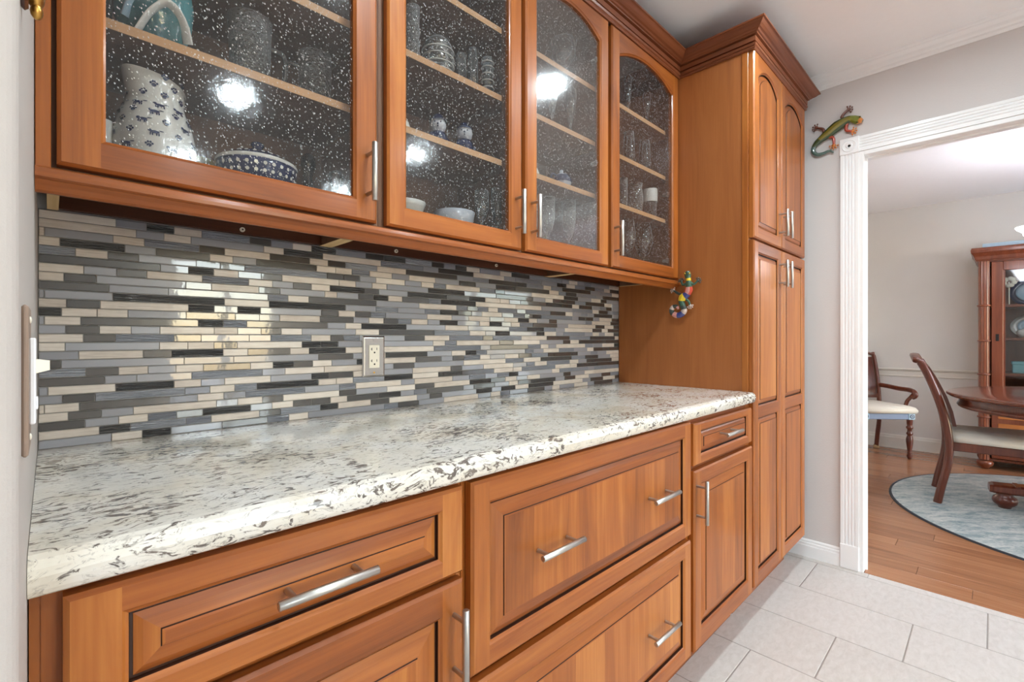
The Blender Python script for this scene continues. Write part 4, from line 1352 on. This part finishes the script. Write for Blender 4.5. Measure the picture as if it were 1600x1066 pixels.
def dining_chair(label, loc, rz, arms=False, seat_h=.47):
    """local frame: faces -y, width along x, back posts at +y"""
    ch = thing('armchair' if arms else 'dining_chair', label, 'chair', loc, rz, local=True)
    hw = .225
    prof = [(.262, 0), (.238, .13), (.212, .26), (.203, .36), (.206, .45), (.226, .58), (.262, .72), (.305, .85), (.338, .93), (.362, .965), (.388, .972)]
    if arms:
        prof = [(.25, 0), (.234, .13), (.212, .26), (.203, .36), (.206, .45), (.216, .58), (.236, .72), (.262, .85), (.285, .93), (.298, .96), (.304, .975)]
    for s in (-1, 1):
        pl = lerp_spline([(s * hw, a, b) for a, b in prof], 3)
        part('back_leg', MB().tube(pl, [(.023, .017) if i < len(pl) - 5 else (.016, .017) for i in range(len(pl))], 8, flat=(1, 0, 0)), 'mahogany', ch)
    part('top_rail', MB().tube(lerp_spline([(-hw, prof[-2][0], .955), (-hw * .5, prof[-2][0] + .013, .985), (0, prof[-2][0] + .018, .995), (hw * .5, prof[-2][0] + .013, .985), (hw, prof[-2][0], .955)], 4), (.030, .014), 10), 'mahogany', ch)
    part('lower_rail', MB().box(-hw, hw, .198, .222, .52, .56, .004), 'mahogany', ch)
    sp = [(.176, .52), (.194, .62), (.224, .72), (.265, .82), (.315, .92)] if not arms else [(.205, .55), (.216, .64), (.232, .74), (.252, .84), (.275, .93)]
    mb = MB()
    for a, b in ((-.19, .19),):
        mb.loft([[(a, y - .012, z), (b, y - .012, z), (b, y + .008, z), (a, y + .008, z)] for y, z in sp], 0, False)
    part('splat', mb, 'mahogany', ch)
    rail_m = 'bluegrey' if arms else 'mahogany'
    f0, f1 = -.245, .215
    part('seat_frame', MB().box(-hw + .01, hw - .01, f0, f1, seat_h - .10, seat_h - .042, .006), rail_m, ch)
    cr = []
    for a, z in ((.0, -.042), (-.008, -.03), (-.010, -.012), (.004, .012), (.04, .026), (.1, .032)):
        cr.append([(-hw - .012 + a, f0 - .012 + a, seat_h + z), (hw + .012 - a, f0 - .012 + a, seat_h + z), (hw - .02 - a, f1 - a * .5, seat_h + z), (-hw + .02 + a, f1 - a * .5, seat_h + z)])
    part('seat_cushion', MB().loft(cr, 0, True), 'cream', ch)
    for s in (-1, 1):
        lg = part('front_leg', turned_leg(s * (hw - .022), f0 + .026, seat_h - .10), 'mahogany', ch)
        if arms:
            ros = MB().box(s * (hw - .022) - .03, s * (hw - .022) + .03, f0 - .006, f0 + .052, seat_h - .10, seat_h - .042, .004, 0)
            for axis in (0, 1):
                for r0, m_ in ((.02, 1), (.012, 0), (.007, 1)):
                    c = (s * (hw - .022), f0 - .0065 - (.03 - r0) * .08, seat_h - .071) if axis == 0 else (s * (hw - .022) + s * (.0305 + (.03 - r0) * .08), f0 + .023, seat_h - .071)
                    dvec = Vector((0, -.002, 0)) if axis == 0 else Vector((s * .002, 0, 0))
                    ros.tube([Vector(c) - dvec, Vector(c) + dvec], r0, 14, m_)
            part('rosette_block', ros, ['paleblue', 'deepblue'], ch)
            am = lerp_spline([(s * hw, .232, .65), (s * (hw + .02), .12, .645), (s * (hw + .03), -.02, .635), (s * (hw + .03), -.14, .635), (s * (hw + .03), -.205, .622), (s * (hw + .03), -.22, .59), (s * (hw + .028), -.19, .572)], 4)
            part('arm', MB().tube(am, [(.016, .022)] * (len(am) - 8) + [(.018, .024)] * 8, 10), 'mahogany', ch)
            part('arm_support', MB().tube(lerp_spline([(s * (hw + .028), -.20, .60), (s * (hw + .026), -.16, .56), (s * (hw + .02), -.13, .52), (s * (hw + .004), -.12, .44)], 4), (.016, .016), 8), 'mahogany', ch)
    return ch


dining_chair('mahogany side chair with cream seat drawn up to the round table, back curling outward', (4.55, .02, RZ + .0014), math.radians(5), seat_h=.46)
ac = dining_chair('mahogany armchair with cream seat and blue-grey rail against the far wall', (5.732, .836, .0005), math.radians(-48), True, seat_h=.47)
part('floor_pad', MB().lathe([(.0005, .0), (.024, .0), (.026, .02), (.022, .03)], (.225, .25), 14, 0, 0.0), 'tan', ac)

# china cabinet
XC = 5.75
cc = thing('china_cabinet', 'mahogany china cabinet with fluted corner columns and glass door on the far wall', 'cabinet', (5.96, -.62, 0))
YL_, YR_ = .085, -1.33
ym = (YL_ + YR_) / 2
part('carcass', MB().box(XC + .03, 6.168, YL_ - .006, YL_ - .026, .07, 1.80).box(XC + .03, 6.168, YR_ + .006, YR_ + .026, .07, 1.80).box(6.15, 6.168, YL_ - .026, YR_ + .026, .07, 1.80)
     .box(XC + .03, 6.15, YL_ - .026, YR_ + .026, .07, .09).box(XC + .03, 6.15, YL_ - .026, YR_ + .026, 1.78, 1.80).box(XC + .03, 6.15, YL_ - .026, YR_ + .026, .62, .66), 'china_wood', cc)
cp = [(0, 1.79), (.01, 1.79), (.012, 1.80), (.016, 1.805), (.018, 1.815), (.022, 1.83), (.034, 1.855), (.042, 1.865), (.044, 1.885), (.038, 1.905), (0, 1.905)]
part('cornice', MB().sweep([(6.168, YL_ + .004), (XC + .02, YL_ + .004), (XC + .02, YR_ - .004), (6.168, YR_ - .004)], [(o, z) for o, z in cp], [0, 1, 2]).box(XC + .02, 6.168, YL_ + .004, YR_ - .004, 1.80, 1.90), 'china_wood', cc)
for yc in (YL_ - .035, YR_ + .035):
    mb = MB()
    n = 40
    for z0, z1 in ((.08, .44), (.452, .806), (.822, 1.095), (1.108, 1.398), (1.412, 1.785)):
        rr = []
        for z in (z0, z1):
            rr.append([(XC + .02 + (.036 - .005 * (j % 4 in (2, 3))) * math.cos(2 * PI * j / n), yc + (.036 - .005 * (j % 4 in (2, 3))) * math.sin(2 * PI * j / n), z) for j in range(n)])
        mb.loft(rr, 0, False)
    col_ = part('column', mb, 'china_wood', cc)
    for z in (.446, .814, 1.1015, 1.405):
        part('ring', MB().lathe([(.034, -.009), (.043, -.006), (.045, 0), (.043, .006), (.034, .009)], (XC + .02, yc), 24, 0, z), 'china_wood', col_)
for dy0, dy1, nm in ((.005, -.615, 0), (-.625, -1.25, 1)):
    y0, y1 = dy1, dy0
    mb = MB().box(XC, XC + .022, y1 - .07, y1, .64, 1.775, .003).box(XC, XC + .022, y0, y0 + .07, .64, 1.775, .003).box(XC, XC + .022, y0 + .07, y1 - .07, 1.70, 1.775, .003).box(XC, XC + .022, y0 + .07, y1 - .07, .64, .715, .003)
    mb.box(XC + .004, XC + .012, y1 - .082, y1 - .07, .715, 1.70).box(XC + .004, XC + .012, y0 + .07, y0 + .082, .715, 1.70)
    d = part('door', mb, 'china_wood', cc)
    part('glass_pane', MB().box(XC + .014, XC + .017, y0 + .07, y1 - .07, .715, 1.70), 'window_glass', d)
    part('lock_plate', MB().box(XC - .004, XC, y1 - .045, y1 - .025, 1.10, 1.16, .002), 'dark', d)
    d = part('lower_door', MB().box(XC, XC + .022, y0, y1, .10, .615, .003), 'china_wood', cc)
    part('inlay_panel', MB().box(XC - .004, XC, y0 + .04, y1 - .04, .14, .40, .003).box(XC - .004, XC, y0 + .04, y1 - .04, .44, .575, .003), 'china_inlay', d)
for z in (.817, 1.117, 1.40):
    part('shelf', MB().box(XC + .03, 6.15, YL_ - .028, YR_ + .028, z - .012, z + .010, .002), 'china_wood', cc)
for yc in (YL_ - .04, YR_ + .04):
    for xc in (XC + .03, 6.12):
        part('bun_foot', MB().lathe([(.0005, 0), (.026, 0), (.03, .012), (.05, .03), (.056, .05), (.048, .069), (.0005, .07)], (xc, yc), 20), 'china_wood', cc)


def stand_plate(label, y, z, r, rimm, midm, oval=1.0):
    p = thing('plate', label, 'plate', (6.0, y, z))
    def disc(r0, off, mat, nm):
        mb = MB()
        rr = []
        for f_, dx in ((.02, .012), (.62, .012), (.70, .008), (1.0, .0), (1.0, .004), (.68, .014)):
            rr.append([(6.08 + dx - off - (.12 * (1 - 0)) * 0 + .18 * (r + r * math.sin(2 * PI * j / 32) * f_ * r0 / r) * .8, y + oval * r0 * f_ * math.cos(2 * PI * j / 32), z + r + r0 * f_ * math.sin(2 * PI * j / 32)) for j in range(32)])
        mb.loft(rr, 0, True, True, False)
        return part(nm, mb, mat, p)
    disc(r, 0, rimm, 'rim')
    disc(r * .66, .006, midm, 'centre')
    return p


stand_plate('blue patterned plate standing on the top shelf of the china cabinet', -.22, 1.411, .115, 'china_blue', 'paleblue')
stand_plate('white oval plate with blue centre standing on the middle shelf of the china cabinet', -.24, 1.128, .10, 'china_white', 'paleblue', 1.3)
stand_plate('dark plum plate standing on the lower shelf of the china cabinet', -.36, .828, .085, 'purple', 'china_blue')
single('gift_box', MB().box(5.86, 6.0, -.40, -.12, .8275, .90, .004).box(5.855, 6.005, -.405, -.115, .9, .925, .004), 'teal', 'pale teal box with lid on the lower shelf of the china cabinet', 'box', (5.93, -.26, .828))
fw = MB()
for k in range(9):
    a = k * 2.4
    fw.ball((5.80 + .012 * math.cos(a), -.10 + .03 * math.cos(a), 1.60 + .03 * math.sin(a)), (.012, .018, .018), 8, 5)
fw.tube([(5.80, -.10, 1.412), (5.80, -.10, 1.6)], .004, 6)
single('flower_spray', fw, 'cream', 'cream flower spray at the upper left inside the china cabinet', 'flower', (5.8, -.1, 1.412))
ware('tureen', 'white china bowl with lid on the middle shelf of the china cabinet', 'bowl', 5.88, -.20, 1.1275, [(.0005, 0), (.03, 0), (.05, .02), (.06, .05), (.05, .065), (.02, .075), (.01, .09), (.0005, .092)], 'china_white')
single('tray', MB().box(5.80, 6.12, .06, -.60, 1.9055, 1.915, .002).box(5.80, 5.806, .06, -.60, 1.915, 1.945, .001).box(6.114, 6.12, .06, -.60, 1.915, 1.945, .001)
       .box(5.806, 6.114, .054, .06, 1.915, 1.945, .001).box(5.806, 6.114, -.60, -.594, 1.915, 1.945, .001), 'paleblue', 'pale blue flat tray lying on top of the china cabinet', 'tray', (5.96, -.3, 1.9055))

# chandelier over the table
cdl = thing('chandelier', 'chandelier with white bell glass shades over the dining table', 'lamp', (TX, TY, 2.4395))
part('canopy', MB().lathe([(.0005, 2.4395), (.065, 2.4395), (.06, 2.42), (.02, 2.405), (.0005, 2.40)], (TX, TY), 24), 'nickel', cdl)
part('stem', MB().lathe([(.006, 2.41), (.006, 1.78), (.03, 1.75), (.035, 1.70), (.02, 1.66), (.028, 1.64), (.0005, 1.60)], (TX, TY), 16), 'nickel', cdl)
for k in range(5):
    a = math.radians(90 + 72 * k)
    u = Vector((math.cos(a), math.sin(a), 0))
    c0 = Vector((TX, TY, 0))
    sx, sy = TX + u.x * .38, TY + u.y * .38
    am = part('arm', MB().tube(lerp_spline([tuple(c0 + u * .02 + Vector((0, 0, 1.70))), tuple(c0 + u * .16 + Vector((0, 0, 1.62))), tuple(c0 + u * .32 + Vector((0, 0, 1.64))), tuple(c0 + u * .38 + Vector((0, 0, 1.70)))], 5), .007, 8), 'nickel', cdl)
    part('shade', MB().lathe([(.022, 1.70), (.036, 1.715), (.045, 1.735), (.062, 1.765), (.072, 1.79), (.08, 1.80), (.082, 1.815), (.112, 1.84), (.116, 1.848), (.112, 1.85), (.08, 1.82), (.07, 1.79), (.05, 1.75), (.02, 1.72)], (sx, sy), 28), 'shade', am)

# recessed ceiling lights of the kitchen
LX = [(.72, .32), (1.85, .32), (.72, -.90), (1.86, -.92), (.70, -2.15), (1.86, -2.15)]
for i, (lx, ly) in enumerate(LX):
    r = thing('ceiling_light', 'round recessed ceiling light, %s row from the cabinets, ' % ('first' if ly > 0 else 'second' if ly > -1.5 else 'third') + ('nearer the doorway' if lx > 1 else 'nearer the left wall'), 'lamp', (lx, ly, CEIL))
    part('trim_ring', MB().lathe([(.066, 2.4395), (.072, 2.433), (.09, 2.436), (.093, 2.4395)], (lx, ly), 32), 'white', r)
    part('lens', MB().add([(lx + .067 * math.cos(2 * PI * j / 32), ly + .067 * math.sin(2 * PI * j / 32), 2.438) for j in range(32)], [list(range(32))]), 'lamp', r)
    sp_d = bpy.data.lights.new('downlight_beam', 'SPOT')
    sp_d.energy = SPOT
    sp_d.color = (.9, .97, 1.0)
    sp_d.spot_size = math.radians(125)
    sp_d.spot_blend = 1.0
    sp_d.shadow_soft_size = .05
    so = bpy.data.objects.new('downlight_beam', sp_d)
    COL.objects.link(so)
    so.parent = r
    so.location = (0, 0, -.012)

# unseen ground outside the windows, added to bounce light up onto the ceiling
struct('ground_bounce', MB().box(-12, 14, -14, -3.32, -.2, -.06), 'bounce_ground')
